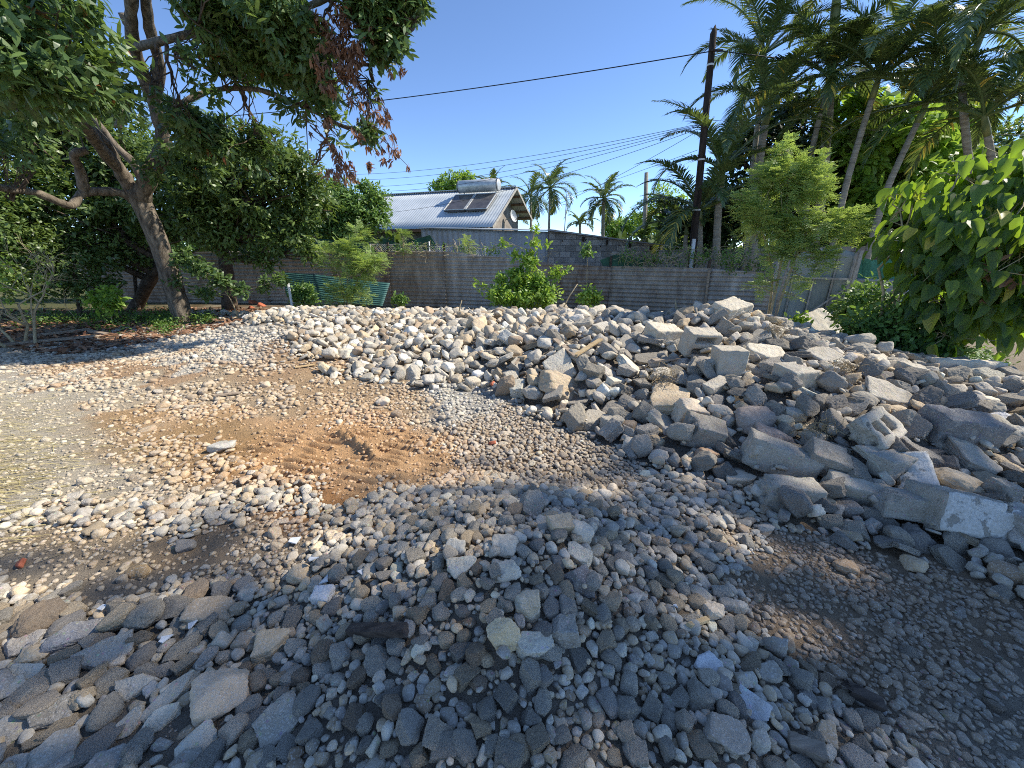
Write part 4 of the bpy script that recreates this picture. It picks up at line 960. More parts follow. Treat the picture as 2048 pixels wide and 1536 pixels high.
# ------------------------------------------------------------------ the big mango tree
def MB_(*L):
    out = []
    for px, py, Y, r in L:
        k = 1 + .2 * min(max((px - 340) / 120, 0), 1) * (py < 352); out.append((*at(px, py, Y * k), r * k * .92))
    return out
def mango():
    rg = np.random.default_rng(3); base = at(366, 632, 9.6); base.z = hz(base.x, base.y) - .15
    T = empty('mango_tree', base, label='tall mango tree with forked leaning trunk beside the rubble, crown overhanging the yard', cat='tree')
    tr = MB(); A = lambda px, py, Y: at(px, py, Y * (1 + .2 * min(max((px - 340) / 120, 0), 1) * (py < 352)))
    fork = A(272, 385, 9.2)
    limb(tr, [base, A(352, 590, 9.55), A(330, 520, 9.45), A(303, 450, 9.3), fork + Vector((0, 0, .05))], .225, .175, rg, 14, 6, .03)
    tr.build('trunk', M['bark'], T, True)
    def L(pts, r0, r1, knob=.07):
        m = MB(); q = limb(m, pts, r0, r1, rg, 12, 5, knob); m.build('limb', M['bark'], T, True); return q
    f0 = A(280, 398, 9.22)
    l1 = L([f0, A(300, 350, 9.15), A(325, 300, 9.1), A(322, 250, 9.0), A(303, 190, 8.8)], .165, .12, .1)         # right fork
    l2 = L([l1[-1], A(272, 110, 8.4), A(262, 40, 8.0), A(266, -40, 7.6)], .115, .08)
    l3 = L([A(310, 212, 8.9), A(318, 130, 8.6), A(300, 60, 8.2), A(288, -30, 7.8)], .11, .07)
    L([A(262, 60, 8.1), A(246, 26, 8.0)], .07, .065)                                                       # sawn stub
    l4 = L([f0 + Vector((-.1, 0, .02)), A(240, 340, 9.0), A(205, 300, 8.6), A(160, 240, 8.0), A(110, 195, 7.2), A(40, 140, 6.4), A(-60, 80, 5.6)], .15, .07, .08)
    l5 = L([A(232, 330, 8.95), A(215, 290, 8.7), A(160, 235, 8.2), A(120, 170, 7.6), A(70, 110, 7.0), A(0, 20, 6.3)], .1, .055)
    l6 = L([A(268, 400, 9.2), A(235, 385, 9.0), A(170, 385, 8.6), A(145, 410, 8.3), A(120, 405, 8.0), A(70, 385, 7.7), A(0, 375, 7.2), A(-80, 350, 6.6)], .095, .05, .1)
    l7 = L([A(170, 390, 8.6), A(160, 340, 8.5), A(148, 310, 8.3), A(175, 300, 8.4)], .085, .06, .12)
    l8 = L([A(290, 378, 9.3), A(270, 330, 9.3), A(230, 290, 9.2), A(175, 215, 9.0), A(150, 160, 8.7)], .09, .045)
    l9 = L([A(235, 255, 8.9), A(245, 225, 8.9), A(238, 205, 8.9)], .06, .05, .15)
    l10 = L([l2[6], A(330, 80, 7.6), A(420, 60, 7.0), A(520, 50, 6.6), A(600, 20, 6.2), A(690, -20, 5.9)], .07, .035)
    l11 = L([l1[14], A(360, 210, 8.2), A(430, 180, 7.6), A(520, 180, 7.0), A(600, 210, 6.6), A(680, 250, 6.4)], .06, .025)
    l12 = L([A(470, 130, 6.9), A(430, 60, 6.7), A(540, 60, 6.6), A(640, 90, 6.4), A(740, 130, 6.1), A(820, 60, 6.0)], .045, .02)
    limbs = l1 + l2 + l3 + l4 + l5 + l6 + l8 + l10 + l11 + l12
    bl = MB_((60, 50, 5.2, .85), (-40, 130, 5, .9), (140, 110, 5.6, .75), (60, 190, 6.2, .6), (180, 165, 6.8, .5), (235, 205, 7.3, .4), (100, 10, 6, .4), (-60, 20, 6, .8), (20, 250, 7.2, .5), (-20, 300, 6.6, .5), (60, 300, 7.5, .35),
            (385, 40, 6.5, .42), (365, 130, 7, .5), (440, 50, 6.5, .72), (545, 30, 6, .78), (650, 20, 6, .62), (750, 5, 6, .5), (820, 0, 6, .28), (450, 165, 7, .6), (400, 260, 7.6, .62), (500, 235, 7.2, .4), (560, 120, 6.5, .55),
            (610, 200, 6.5, .5), (650, 265, 6.5, .42), (690, 170, 6, .33), (740, 80, 6, .4), (740, 200, 6, .3), (640, 320, 6.6, .26), (735, 265, 6, .18), (790, 60, 6, .3), (330, 330, 8.6, .5), (385, 340, 8.4, .5), (300, 150, 7.6, .16),
            (360, 210, 7.4, .4), (520, 300, 7.4, .5), (600, 130, 6.2, .5), (480, 100, 6.6, .6), (20, 400, 7.4, .3))
    o, P = crown('crown', bl, 4000, 8, .18, .056, 'long', M['mango'], T, 11, .51, .5, 1.0, .5, .6, .012)
    tw = MB()
    LP = np.array([tuple(q) for q in limbs])
    for b in bl:
        c = np.array(b[:3]); i = np.argsort(((LP - c) ** 2).sum(1))[0]; s = Vector(LP[i]); e = Vector(c)
        q = wig(s, e, 6, .05, rg); tw.tube(q, list(np.linspace(.035, .014, 7)), 6)
        for j in range(11):
            p = Vector(P[np.argmin(((P - (c + rg.normal(size=3) * b[3] * .6)) ** 2).sum(1))])
            tw.tube(wig(q[rg.integers(2, 7)], p, 4, .04, rg), list(np.linspace(.012, .004, 5)), 4, False)
    # bare hanging twigs on the outer side
    hang = [(655, 60, 740, 200), (690, 110, 765, 300), (700, 200, 795, 312), (620, 250, 700, 345), (660, 290, 680, 350), (700, 40, 800, 140), (600, 230, 690, 330), (740, 150, 790, 300)]
    tips = []
    for a, b, c, d in hang:
        q = wig(A(a, b, 6.2), A(c, d, 6.05), 6, .05, rg, -.06); tw.tube(q, list(np.linspace(.012, .004, 7)), 4, False); tips += q[2:]
        for s in range(4):
            e = q[rg.integers(2, 7)] + Vector((rg.normal() * .15, rg.normal() * .1, -.08 - .15 * rg.random())); tw.tube(wig(q[rg.integers(2, 6)], e, 3, .02, rg), .004, 4, False); tips.append(e)
    tw.build('branchlets', M['bark2'], T)
    dp = [(*A(px, py, 5.8), r * 1.15) for px, py, r in ((690, 50, .18), (668, 85, .2), (710, 100, .16), (645, 40, .15), (690, 140, .17), (660, 175, .12), (705, 195, .13), (760, 235, .09), (790, 300, .06), (770, 320, .07), (700, 335, .08), (660, 345, .08), (690, 350, .06), (738, 330, .05),
                                                 (640, 130, .12), (720, 100, .12), (735, 60, .1), (690, 20, .12), (655, 235, .08), (715, 270, .08))]
    rg2 = np.random.default_rng(9); Pd, Od = blob_points(dp, 190, rg2, 0, .5, 3, .6)
    Pd = np.concatenate([Pd, np.array([tuple(t) for t in tips])]); Od = unit(rg2.normal(size=Pd.shape) * .4 + [0, 0, -1])
    Ar = list(rosettes(Pd, Od, 7, .13, .034, rg2, .5, .9, .02)); foliage('dead_leaves', *Ar, 'long', rg2.random(len(Ar[0])) * .95, M['dead'], T)
    return T
mango()

def simple_tree(name, label, cat, base, trunk_pts, r0, r1, blobs, n, k, L, W, tpl, mat, seed, group=None, stem_mat='bark2', twig_per=5, trunk_name='trunk', crown_name='crown', **kw):
    rg = np.random.default_rng(seed); T = empty(name, base, label=label, cat=cat, group=group)
    mb = MB(); q = limb(mb, [base] + trunk_pts, r0, r1, rg, 10, 4, .05)
    o, P = crown(crown_name, blobs, n, k, L, W, tpl, mat, T, seed, **kw)
    QA = np.array([tuple(v) for v in q])
    for b in blobs:
        c = np.array(b[:3]); j = np.argmin(((QA - c) ** 2).sum(1) + (QA[:, 2] > c[2]) * 2); w2 = wig(QA[j], c, 5, b[3] * .06, rg); mb.tube(w2, list(np.linspace(r1 * .8, r1 * .35, 6)), 6)
        for _ in range(twig_per):
            p = P[np.argmin(((P - (c + rg.normal(size=3) * b[3] * .6)) ** 2).sum(1))]; mb.tube(wig(w2[rg.integers(1, 6)], p, 3, .03, rg), list(np.linspace(r1 * .25, r1 * .1, 4)), 4, False)
    mb.build(trunk_name, M[stem_mat], T, True); return T
def base_at(px, Y, sink=.05):
    v = at(px, 600, Y); v.z = hz(v.x, v.y) - sink; return v

def background_trees():
    # dark mango behind the fork, its branches hang before the fence
    b = base_at(455, 11.4)
    simple_tree('mango_tree', 'dense dark mango tree before the corrugated fence, right of the leaning trunk', 'tree', b, [at(450, 520, 11.3), at(430, 450, 11.2)], .2, .12,
                B_((350, 400, 11, 1.0), (440, 360, 11, 1.15), (540, 390, 10.8, 1.15), (590, 450, 10.6, .75), (480, 460, 10.8, .95), (630, 400, 10.8, .62), (390, 470, 11, .7), (550, 310, 10.8, .75), (620, 500, 10.4, .4), (600, 345, 10.6, .6), (530, 520, 10.4, .36), (420, 420, 10.6, .9), (350, 330, 11.2, .8), (320, 450, 11, .6), (450, 290, 11.2, .8), (545, 470, 10.5, .6), (500, 400, 10.4, .7)),
                3100, 8, .17, .06, 'long', M['dark_leaf'], 21, gap=.36, gs=.6, droop=.5)
    b = base_at(262, 11.8); 
    simple_tree('mango_tree', 'deep shaded tree with a slanting trunk at the far back, behind the leaning trunk', 'tree', b, [at(300, 560, 11.6), at(330, 520, 11.4)], .2, .12,
                B_((210, 330, 11.6, 1.3), (120, 300, 11.6, 1.2), (30, 290, 11, 1.2), (170, 400, 11, 1.1), (70, 420, 10.5, 1.1), (-30, 400, 10, 1.2), (270, 300, 11.6, .9), (250, 430, 11.2, .9), (10, 200, 11, 1.2), (100, 210, 11.5, 1.1), (-80, 250, 10.5, 1.2), (200, 230, 12, 1.0)),
                3000, 8, .18, .07, 'long', M['dark_leaf'], 22, gap=.3, gs=.7, droop=.4)
    for i, (px, Y, bl, lb) in enumerate([
        (150, 10.4, ((130, 520, 10.4, .95), (60, 500, 10, .9), (190, 500, 10.6, .8), (150, 575, 10.2, .5), (60, 570, 9.8, .55), (210, 570, 10.4, .45)), 'dark leafy shrub filling the shade behind the bare twiggy bush'),
        (270, 11.6, ((290, 510, 11.6, .6), (250, 480, 11.6, .6), (300, 470, 11.4, .5)), 'dark shrub against the fence behind the leaning trunk'),
        (-30, 9.4, ((0, 450, 9.4, .8), (-60, 520, 9, .8), (10, 560, 9, .5)), 'dark leafy shrub at the very edge of the yard behind bare twigs')]):
        simple_tree('shade_shrub', lb, 'shrub', base_at(px, Y), [at(px, 560, Y), at(px, 520, Y)], .06, .03, B_(*bl), 900 if i == 0 else 480, 7, .12, .05, 'oval', M['dark_leaf'], 30 + i, group='shrubs in the shade at the back', trunk_name='stem', crown_name='foliage', gap=.33, gs=.4)
    # round tree behind the fence
    simple_tree('citrus_tree', 'round dense green tree behind the fence beside the tin roofed house', 'tree', base_at(705, 14.5), [at(706, 520, 14.5), at(706, 460, 14.5)], .1, .06,
                B_((705, 405, 14.5, .9), (745, 430, 14.5, .7), (665, 410, 14.5, .8), (700, 460, 14.4, .75), (650, 455, 14.4, .6), (755, 395, 14.6, .45), (735, 375, 14.6, .4), (660, 372, 14.6, .4)),
                1500, 8, .15, .06, 'long', M['citrus'], 41, gap=.3, gs=.4, droop=.1)
    # pruned shrub against the fence
    simple_tree('pointed_shrub', 'tall pointed bright green shrub growing before the corrugated fence', 'shrub', base_at(1045, 9.3), [at(1050, 560, 9.4), at(1060, 500, 9.4), at(1070, 462, 9.4)], .03, .012,
                B_((1045, 590, 9.2, .38), (1000, 590, 9.1, .3), (1090, 590, 9.2, .32), (1035, 555, 9.3, .26), (1075, 560, 9.3, .25), (965, 575, 9.1, .12), (1060, 520, 9.3, .2), (1030, 510, 9.3, .12), (1068, 485, 9.4, .12), (1072, 458, 9.4, .07), (1010, 485, 9.3, .08), (1112, 545, 9.3, .15), (1130, 540, 9.3, .08), (1005, 555, 9.2, .15), (950, 568, 9.1, .08), (1092, 490, 9.4, .06)),
                620, 8, .12, .05, 'oval', M['bright'], 42, trunk_name='stem', crown_name='foliage', gap=.2, gs=.3, twig_per=4, stem_mat='twig', droop=.3)
    for i, (px, py, Y, r, n, lb, m) in enumerate([(605, 585, 10.2, .3, 190, 'small round green bush beside the white stake', 'citrus'), (1180, 590, 9, .22, 110, 'small upright bush at the fence foot right of the pointed shrub', 'bright'),
            (798, 598, 10, .14, 50, 'tiny green seedling at the fence foot behind the brown boulder', 'citrus'), (1760, 655, 5.4, .45, 420, 'sprawling light green bush before the upright tin sheets', 'citrus'), (1735, 600, 6.3, .4, 260, 'light green bush top leaning on the gate post', 'citrus'),
            (1600, 640, 5.6, .07, 16, 'little yellow green sprout beside the tilted square block', 'bright'), (210, 595, 9, .3, 60, 'young large leaved sapling in front of the dark shrubs', 'bright'), (1175, 500, 9.8, .13, 30, 'wisp of creeper topping the fence right of the pointed shrub', 'citrus'),
            (1860, 690, 5, .3, 200, 'low bush under the big leaved shrub', 'citrus')]):
        bs = base_at(px, Y); c = at(px, py, Y)
        bl = [(c.x, c.y, c.z, r, .9), (c.x - r * .7, c.y, c.z - r * .4, r * .6), (c.x + r * .6, c.y, c.z - r * .5, r * .6)]
        simple_tree('small_bush', lb, 'bush', bs, [bs.lerp(c, .5), c], .012, .005, bl, n, 6, .1 if i != 6 else .16, .045 if i != 6 else .07, 'oval', M[m], 50 + i, trunk_name='stem', crown_name='foliage', gap=.2, gs=.2, twig_per=4, stem_mat='twig')
    # leafy low branches left of the turquoise sheets
    simple_tree('leafy_sapling', 'thin leafy sapling arching before the fence right of the leaning trunk', 'sapling', base_at(470, 9.4), [at(462, 600, 9.3), at(440, 570, 9.2)], .02, .008,
                B_((400, 535, 9.2, .22), (440, 560, 9.2, .2), (370, 520, 9.3, .2), (480, 580, 9.2, .14), (410, 585, 9.2, .18), (350, 560, 9.4, .14), (560, 560, 9.6, .16), (530, 570, 9.6, .14)), 240, 7, .14, .055, 'oval', M['mango'], 65, trunk_name='stem', crown_name='foliage', gap=.2, gs=.3, stem_mat='twig')
    # far things behind the house and the wall
    far = [(905, 368, 34, ((905, 372, 34, 1.3), (880, 380, 34, .9), (930, 362, 34, 1.0), (945, 375, 34, .8)), 'bright', 'yellow green tree top showing above the tin roof', .26),
           (1330, 400, 26, ((1330, 400, 26, 1.2), (1300, 430, 26, 1.2), (1360, 430, 26, 1.3), (1325, 455, 26, 1.3)), 'bright', 'feathery round tree left of the utility pole beyond the wall', .22),
           (1260, 450, 40, ((1240, 456, 40, 1.2), (1270, 450, 40, 1.3), (1225, 460, 40, 1.1)), 'bright', 'low far bush beyond the block wall under the small palm', .3),
           (640, 470, 20, ((640, 470, 20, 1.0), (600, 460, 20, 1.4), (560, 450, 20, 1.4), (660, 490, 19, .7), (420, 450, 20, 1.5)), 'bright', 'bright green garden tree seen through the gap beside the round tree', .2)]
    for i, (px, py, Y, bl, m, lb, L) in enumerate(far):
        bs = at(px, py, Y); bs.z = 0
        simple_tree('garden_tree', lb, 'tree', bs, [bs.lerp(at(px, py, Y), .5), at(px, py, Y)], .14, .08, B_(*bl), 620, 7, L, L * .4, 'oval', M[m], 70 + i, gap=.3, gs=.8, group='trees beyond the wall')
    # broadleaf trees behind the palms
    simple_tree('breadfruit_tree', 'large leaved bright green tree glowing behind the leaning palm trunks', 'tree', base_at(1800, 13.5), [at(1800, 450, 13.5), at(1805, 330, 13.5)], .16, .1,
                B_((1730, 310, 13.5, 1.0), (1800, 270, 13.5, 1.1), (1780, 370, 13.5, 1.1), (1860, 330, 13.8, 1.0), (1850, 430, 13.5, 1.0), (1720, 420, 13.2, .9), (1900, 260, 14, .9), (1700, 240, 14, .9)), 800, 6, .42, .2, 'oval', M['bright'], 80, gap=.33, gs=.7, droop=.3)
    simple_tree('dark_tree', 'tall small leaved dark tree behind the palms by the frame edge', 'tree', base_at(1930, 15), [at(1930, 400, 15), at(1930, 300, 15)], .2, .12,
                B_((1900, 240, 15, 1.1), (1960, 300, 15, 1.2), (1870, 200, 15.5, .9), (1880, 320, 15, 1.0), (2040, 330, 13, 1.2), (2060, 420, 12, 1.3), (1960, 400, 14, 1.3)), 1500, 8, .2, .08, 'oval', M['dark_leaf'], 81, gap=.38, gs=.6)
    simple_tree('dark_thicket', 'dark thicket filling the shade under the palms behind the wall', 'thicket', base_at(1500, 14.5), [at(1500, 480, 14.5), at(1500, 400, 14.5)], .12, .08,
                B_((1360, 440, 14.5, .75), (1430, 430, 14.5, 1.1), (1500, 400, 14.5, 1.4), (1580, 400, 14.5, 1.4), (1640, 320, 15, 1.4), (1560, 300, 15, 1.2), (1680, 420, 14.5, 1.2), (1420, 470, 14.2, .8), (1480, 290, 15, .9), (1640, 450, 14.2, 1.0), (1760, 450, 14, 1.0), (1590, 220, 15.5, 1.0)),
                2600, 7, .24, .1, 'oval', M['shade_leaf'], 82, gap=.2, gs=.7, shell=.6)
background_trees()
def hedge():
    b = base_at(420, 14.3)
    simple_tree('garden_hedge', 'leafy hedge growing right behind the fence under the left trees', 'hedge', b, [at(420, 520, 14.3), at(420, 490, 14.3)], .1, .05,
                B_(*[(x, 492 + 10 * ((x // 50) % 2), 14.3, .75) for x in range(-150, 640, 52)]), 2300, 6, .16, .07, 'oval', M['citrus'], 46, gap=.12, gs=.5, twig_per=1)
hedge()
def treeline():
    rg = np.random.default_rng(44); B = []
    for x0, x1, Y in ((-900, 780, 21), (1300, 2900, 19), (1100, 1420, 45), (780, 1300, 60)):
        for x in np.linspace(x0, x1, 26):
            p = at(float(x), 500, Y + rg.normal() * 1.2); hh = (1.6 + rg.random() * 1.6) * (1 if Y < 40 else .8); B.append((p.x, p.y, hh * .55, hh * (.62 if Y < 40 else .8)))
    crown('far_treeline', B, 9000, 6, .55, .28, 'oval', M['dark_leaf'], None, 45, .06, .9, shell=.7, label='far dark tree line closing the view behind the walls', kind='stuff')
treeline()

# ------------------------------------------------------------------ feathery saplings
def feathery(label, base, stems, blobs, n, seed, scale=1.0):
    rg = np.random.default_rng(seed); T = empty('feathery_sapling', base, label=label, cat='sapling', group='feathery saplings')
    mb = MB(); Q = []
    for s in stems: Q += limb(mb, s, .022 * scale, .007, rg, 7, 5, .05)
    P, O = blob_points(blobs, n, rg, .4, .26, seed, .6); QA = np.array([tuple(q) for q in Q])
    for b in blobs:
        c = np.array(b[:3]); j = np.argmin(((QA - c) ** 2).sum(1)); w2 = wig(QA[j], c, 4, .02, rg); mb.tube(w2, list(np.linspace(.009, .004, 5)), 5, False)
        for _ in range(5):
            p = P[np.argmin(((P - (c + rg.normal(size=3) * b[3] * .6)) ** 2).sum(1))]; mb.tube(wig(w2[rg.integers(1, 5)], p, 3, .01, rg), .0035, 4, False)
    # each cluster point carries one twice-pinnate leaf: paired narrow combs along a stalk
    ax = unit(O * [1, 1, .4] + rg.normal(size=P.shape) * .5 + [0, 0, .25]); side = unit(np.cross(ax, [0, 0, 1.0])); up = np.cross(side, ax)
    PP, DD, NN, LL, WW = [], [], [], [], []
    npn = 6
    for i in range(npn):
        for s in (-1, 1):
            t = (i + .6) / npn; o = P + ax * (.17 * scale * t) - np.array([0, 0, .04]) * t * t
            d = unit(side * s + ax * .55 - np.array([0, 0, .12]) + rg.normal(size=P.shape) * .1)
            for j in range(4):                                     # leaflets along the pinna: short slivers
                f = (j + .5) / 4; Lp = .085 * scale * (1 - .35 * t)
                PP.append(o + d * (Lp * f)); dd = unit(d * .8 + side * 0 + ax * (.9 if j % 2 else -.5)); DD.append(dd)
                NN.append(up + rg.normal(size=P.shape) * .25); LL.append(np.full(len(P), .034 * scale)); WW.append(np.full(len(P), .013 * scale))
    A = [np.concatenate(q) for q in (PP, DD, NN, LL, WW)]
    tint = np.clip(np.tile(rg.normal(.5, .22, len(P)), len(PP)) + rg.normal(0, .08, len(A[0])), 0, .96)
    # slivers as plain diamonds
    Pn, Dn, Nn, Ln, Wn = A; Dn = unit(Dn); S = unit(np.cross(Nn, Dn)); V = np.stack([Pn - Dn * Ln[:, None] * .5, Pn + S * Wn[:, None] * .5, Pn + Dn * Ln[:, None] * .5, Pn - S * Wn[:, None] * .5], 1)
    F = np.arange(len(Pn) * 4).reshape(-1, 4); me = np_mesh('foliage', V.reshape(-1, 3), F, False, {'tint': np.repeat(tint, 4)})
    link('foliage', me, T, [M['feather']]); mb.build('stem', M['twig'], T, True); return T
b0 = base_at(690, 10.0)
feathery('bushy light green feathery sapling before the turquoise sheets', b0, [[b0, at(695, 560, 9.9), at(700, 500, 9.9), at(715, 465, 9.9)], [b0, at(680, 560, 9.8), at(660, 520, 9.8)], [b0, at(715, 560, 9.8), at(745, 525, 9.8)]],
         B_((700, 500, 9.9, .42), (665, 520, 9.8, .32), (735, 530, 9.8, .35), (715, 470, 9.9, .25), (700, 560, 9.8, .38), (765, 520, 9.8, .14), (645, 500, 9.8, .16), (680, 585, 9.7, .35), (720, 590, 9.7, .25)), 900, 5, 1.15)
for s, q in enumerate([(806, 478), (936, 487)]):
    b1 = at(q[0], 505, 12.4); b1.z = 1.35
    feathery('feathery sprig topping the wire fence ' + ('near the green tarp' if s == 0 else 'before the grey shed'), b1, [[b1, at(q[0], q[1], 12.4)]], B_((q[0], q[1], 12.4, .22), (q[0] + 4, q[1] + 12, 12.4, .2)), 70, 15 + s, 1.1)
b1 = base_at(1545, 6.1)
feathery('tall light green feathery sapling growing at the ridge before the gate', b1,
         [[b1, at(1556, 560, 6.1), at(1568, 480, 6.15), at(1575, 400, 6.2), at(1580, 320, 6.2)], [b1 + Vector((.06, 0, 0)), at(1575, 560, 6.0), at(1600, 490, 6.0), at(1630, 420, 6.0), at(1640, 340, 6.0)], [b1, at(1545, 560, 6.2), at(1530, 480, 6.2), at(1515, 410, 6.2)]],
         B_((1580, 335, 6.2, .3), (1560, 375, 6.2, .36), (1610, 375, 6.1, .32), (1620, 330, 6.1, .2), (1540, 410, 6.2, .34), (1600, 420, 6.1, .38), (1500, 420, 6.2, .2), (1525, 450, 6.2, .28), (1570, 460, 6.1, .3), (1640, 450, 6.0, .3), (1690, 460, 6.0, .24), (1660, 430, 6.0, .2),
            (1600, 500, 6.0, .2), (1560, 510, 6.1, .18), (1650, 520, 5.9, .15), (1540, 560, 6.1, .14), (1610, 550, 6.0, .16), (1530, 520, 6.1, .12), (1590, 590, 6.0, .1), (1640, 505, 5.9, .14), (1490, 395, 6.2, .14), (1575, 300, 6.2, .14), (1525, 350, 6.2, .16), (1500, 480, 6.1, .14), (1515, 575, 6.1, .12), (1700, 430, 6.0, .16)), 2100, 6, .95)

# ------------------------------------------------------------------ the big-leaved shrub
def broad_shrub():
    rg = np.random.default_rng(17); base = Vector((5.3, 5.5, 0)); base.z = hz(base.x, base.y) - .05
    T = empty('broad_leaved_shrub', base, label='dense shrub of large drooping heart shaped leaves beside the right end of the rubble', cat='shrub')
    bl = B_((1890, 400, 5.38, 0.54), (1850, 480, 5.25, 0.54), (1930, 470, 5.12, 0.64), (1990, 400, 5.25, 0.64), (1830, 390, 5.63, 0.32), (1900, 560, 4.99, 0.58), (1960, 560, 4.86, 0.64), (1870, 600, 4.99, 0.38), (1930, 640, 4.86, 0.51), (2000, 640, 4.74, 0.51), (2040, 500, 4.74, 0.64), (1990, 520, 5.25, 0.64), (2060, 380, 5.12, 0.58), (2080, 600, 4.61, 0.58), (1800, 420, 5.63, 0.15), (1950, 350, 5.50, 0.38), (2030, 330, 5.38, 0.38), (1890, 670, 4.86, 0.26), (2100, 480, 4.61, 0.64), (2150, 560, 4.35, 0.64), (1920, 350, 5.50, 0.26))
    P, O = blob_points(bl, 1750, rg, .4, .36, 4, .5)
    n = len(P); outw = O.copy(); outw[:, 1] -= .25; D = unit(outw * [1, 1, .25] + rg.normal(size=(n, 3)) * .35 + [0, 0, -1.35]); Nn = unit(outw + rg.normal(size=(n, 3)) * .3 + [0, 0, .5])
    L = .11 + .17 * rg.random(n); W = L * (.44 + .16 * rg.random(n)); S = unit(np.cross(Nn, D)); Up = np.cross(D, S)
    rows = []; u = np.array(_bu); wd = np.array(_bw)
    for j in range(7):
        cur = -(u[j] ** 2) * .3
        for s in (-1, -.5, 0, .5, 1):
            rows.append((u[j], s * wd[j], cur + abs(s) * wd[j] * .35 + (.02 * math.sin(j * 2.2) if abs(s) == 1 else 0)))
    Tm = np.array(rows); V = P[:, None] + D[:, None] * (Tm[None, :, :1] * L[:, None, None]) + S[:, None] * (Tm[None, :, 1:2] * W[:, None, None] * 2 * .62) + Up[:, None] * (Tm[None, :, 2:3] * L[:, None, None])
    F = [[a * 5 + b, a * 5 + b + 1, (a + 1) * 5 + b + 1, (a + 1) * 5 + b] for a in range(6) for b in range(4)]
    FF = (np.array(F)[None] + (np.arange(n) * 35)[:, None, None]).reshape(-1, 4)
    tint = np.clip(rg.normal(.4, .3, n), 0, 1); tint = np.where(rg.random(n) < .015, 1.0, tint)
    me = np_mesh('foliage', V.reshape(-1, 3), FF, True, {'tint': np.repeat(tint, 35)}); me.materials.append(M['broad_big'])
    link('foliage', me, T)
    mb = MB()
    for b in bl:
        c = Vector(b[:3]); mb.tube(wig(base + Vector((rg.normal() * .08, rg.normal() * .08, 0)), c, 7, .07, rg, -.1), list(np.linspace(.026, .008, 8)), 7)
        for _ in range(6):
            p = P[np.argmin(((P - (np.array(c) + rg.normal(size=3) * b[3] * .6)) ** 2).sum(1))]; mb.tube(wig(c, p, 3, .02, rg), list(np.linspace(.008, .004, 4)), 5, False)
    mb.build('stem', M['twig'], T, True)
    # curled brown leaves
    db = B_((1990, 500, 4.74, 0.15), (1960, 545, 4.61, 0.13), (1925, 525, 4.86, 0.10), (1970, 590, 4.61, 0.10), (2030, 560, 4.48, 0.13))
    Pd, Od = blob_points(db, 34, rg, 0, .3, 2, .6); Od = unit(rg.normal(size=Pd.shape) * .5 + [0, 0, -1]); Ar = rosettes(Pd, Od, 2, .13, .06, rg, .6, .6, .02)
    foliage('dead_leaves', *Ar, 'oval', rg.random(len(Ar[0])) * .9, M['dead'], T)
def broad_mat():
    m = leaf_mat('big_leaf_material', lin(50, 73, 44), lin(106, 128, 66), lin(176, 166, 80), 0.5, 0.42, lin(170, 205, 60), 0.4); return m
M['broad_big'] = broad_mat()
broad_shrub()

# ------------------------------------------------------------------ palms
def frond_mesh(L, start, azim, bend, nl, ll, rg, twist=0.0, dead=0.0, hang=.5, w=.045):
    """arching rachis with two rows of hanging leaflets, in local coordinates"""
    el = start; p = np.zeros(3); seg = 22; pts = [p.copy()]; dirs = []
    for i in range(seg):
        t = i / seg; e = el - bend * t ** 1.5; d = np.array([math.cos(e) * math.cos(azim), math.cos(e) * math.sin(azim), math.sin(e)]); p = p + d * L / seg; pts.append(p.copy()); dirs.append(d)
    dirs.append(dirs[-1]); pts = np.array(pts); dirs = np.array(dirs)
    ts = np.linspace(.14, 1, nl); fi = ts * seg; i0 = np.clip(fi.astype(int), 0, seg - 1); fr = (fi - i0)[:, None]; P = pts[i0] * (1 - fr) + pts[i0 + 1] * fr; D = unit(dirs[i0])
    S = unit(np.cross(D, [0, 0, 1.0])); U = np.cross(S, D); VV = []; FF = []; TT = []; n0 = 0
    prof = np.sin(np.clip(ts * 1.02, 0, 1) ** .8 * math.pi * .93 + .12); Ls = ll * np.clip(prof, .18, 1) * (.9 + .2 * rg.random(nl))
    for s in (-1, 1):
        vdir = unit(S * s * (1 - .45 * ts[:, None]) + D * (.55 + .5 * ts[:, None]) + U * (.38 + twist * s) + rg.normal(size=(nl, 3)) * .07)
        wv = unit(np.cross(vdir, U) + rg.normal(size=(nl, 3)) * .15); m = 5
        rows = []
        for j in range(m):
            f = j / (m - 1); cen = P + vdir * (Ls * f)[:, None] - np.array([0, 0, 1.0]) * (hang * Ls * f ** 2 * (.7 + .5 * rg.random(nl)))[:, None]
            ww = w * (.55, 1, .85, .5, .04)[j] * (.8 + .2 * (Ls / ll)); rows += [cen - wv * (ww * .5)[:, None], cen + wv * (ww * .5)[:, None]]
        V = np.stack(rows, 1); VV.append(V.reshape(-1, 3)); q = np.array([[2 * j, 2 * j + 1, 2 * j + 3, 2 * j + 2] for j in range(m - 1)])
        FF.append((q[None] + (np.arange(nl) * m * 2)[:, None, None]).reshape(-1, 4) + n0); n0 += nl * m * 2
        ti = np.clip(rg.normal(.4, .2, nl), 0, .95); ti = np.where(rg.random(nl) < dead, 1.0, ti); TT.append(np.repeat(ti, m * 2))
    mb = MB(); mb.tube([Vector(q) for q in pts], list(np.linspace(.035, .006, len(pts))), 5); rv = np.array(mb.v); rf = [list(f) for f in mb.f if len(f) == 4]
    V = np.concatenate(VV + [rv]); F4 = np.concatenate([np.concatenate(FF), np.array(rf) + n0]); T = np.concatenate(TT + [np.full(len(rv), .7)])
    return np_mesh('frond', V, F4, False, {'tint': T})
